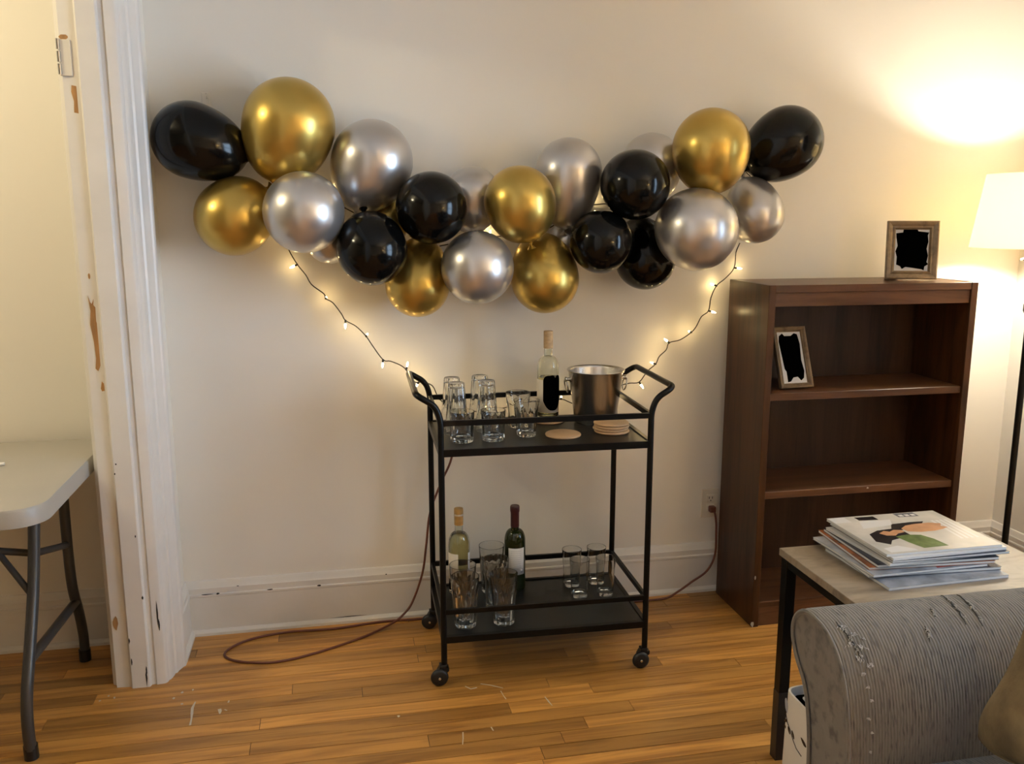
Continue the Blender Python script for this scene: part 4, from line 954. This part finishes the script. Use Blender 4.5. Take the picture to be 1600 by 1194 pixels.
# ------------------------------------------------------------------ hall side: folding table and its lamp
ft = empty('folding_table', (-1.50, 2.69, 0)); tag(ft, 'grey plastic folding table with curved steel legs seen through the doorway', 'folding table')
fo = Vector(ft.location)
def rounded_rect(x0, x1, y0, y1, r, n=8):
    out = []
    for cx, cyy, a0 in ((x1 - r, y1 - r, 0), (x0 + r, y1 - r, 90), (x0 + r, y0 + r, 180), (x1 - r, y0 + r, 270)):
        for k in range(n + 1):
            a_ = math.radians(a0 + 90 * k / n); out.append((cx + r * math.cos(a_), cyy + r * math.sin(a_)))
    return out
bm = bmesh.new(); rr0 = []
for z0, ins in ((.688, .006), (.690, 0), (.732, 0), (.738, .003), (.7405, .010)):
    rr0.append([bm.verts.new((x - fo.x, yy - fo.y, z0)) for x, yy in rounded_rect(-2.57 + ins, -.735 - ins, 2.315 + ins, 3.062 - ins, .085)])
m_ = len(rr0[0])
for R0, R1 in zip(rr0[:-1], rr0[1:]):
    for k in range(m_): bm.faces.new((R0[k], R0[(k + 1) % m_], R1[(k + 1) % m_], R1[k]))
bm.faces.new(rr0[0]); bm.faces.new(rr0[-1])
o = bm_obj('table_top', bm, M['plastic_table'], ft); auto_smooth(o, 40)
for xs in (0, 1):
    X_ = lambda x: (x if xs == 0 else -3.305 - x)
    for pts in ([(-.850, 2.415, .008), (-.848, 2.405, .10), (-.845, 2.415, .19), (-.842, 2.475, .32), (-.838, 2.535, .47), (-.832, 2.585, .69)],
                [(-.850, 2.972, .008), (-.848, 2.968, .09), (-.846, 2.935, .19), (-.845, 2.890, .30), (-.845, 2.882, .45), (-.84, 2.872, .69)]):
        tube('leg', [Vector((X_(p.x), p.y, p.z)) - fo for p in catmull(pts, 5)], .0155, M['leg_grey'], ft, 14)
        tube('foot_cap', [Vector((X_(pts[0][0]), pts[0][1], z)) - fo for z in (0, .040)], .0185, M['rubber'], ft, 14)
    tube('cross_bar', [Vector((X_(-.84), 2.575, .530)) - fo, Vector((X_(-.845), 2.882, .440)) - fo], .0105, M['leg_grey'], ft, 12)
    tube('cross_bar', [Vector((X_(-.845), 2.445, .265)) - fo, Vector((X_(-.845), 2.915, .235)) - fo], .0140, M['leg_grey'], ft, 12)
    tube('brace', [Vector((X_(-.842), 2.525, .425)) - fo, Vector((X_(-.935), 2.57, .545)) - fo, Vector((X_(-1.25), 2.66, .685)) - fo], .0090, M['leg_grey'], ft, 12)
    tube('brace', [Vector((X_(-.840), 2.575, .530)) - fo, Vector((X_(-.96), 2.57, .550)) - fo], .0100, M['leg_grey'], ft, 12)
pen = empty('marker_pen', (-.985, 2.757, .7412)); tag(pen, 'white marker pen lying on the folding table', 'pen')
tube('pen_barrel', [(-.06, -.005, .005), (.028, 0, .005)], .005, M['cover_w'], pen, 10); tube('pen_cap', [(-.10, -.0075, .005), (-.06, -.005, .005)], .0056, M['cover_w'], pen, 10)
hl = empty('ceiling_light', (-1.76, 2.11, CEIL)); tag(hl, 'two-bulb ceiling light in the room beyond the doorway', 'ceiling light')
lathe('canopy', [(0, 0), (.07, 0), (.065, -.02), (.02, -.03), (0, -.03)], M['plastic_w'], hl, 32)
tube('stem', [(0, 0, -.03), (0, 0, -.20)], .008, M['plastic_w'], hl, 10)
for s, dy in ((-1, -.07), (1, .07)):
    tube('lamp_arm', catmull([(0, 0, -.19), (0, dy * .6, -.20), (0, dy, -.23)], 4), .006, M['plastic_w'], hl, 8)
    pb = bpy.data.lights.new('hall_bulb_light', 'POINT'); pb.energy = HALL_LAMP_W; pb.color = (1.0, 0.86, 0.57); pb.shadow_soft_size = .035
    pbo = link(bpy.data.objects.new('hall_bulb_light', pb)); pbo.location = (0, dy, -.29); pbo.parent = hl
# second lamp of the sitting room, behind the viewer beside the sofa
rl = copy_tree(fl); rl.location = (2.38, -.62, 0); tag(rl, 'floor lamp standing behind the viewer beside the sofa', 'floor lamp')
for ch in list(rl.children):
    if ch.type == 'LIGHT': ch.data = ch.data.copy(); ch.data.energy = ROOM_LAMP_W; ch.data.color = (1.0, 0.84, 0.60)
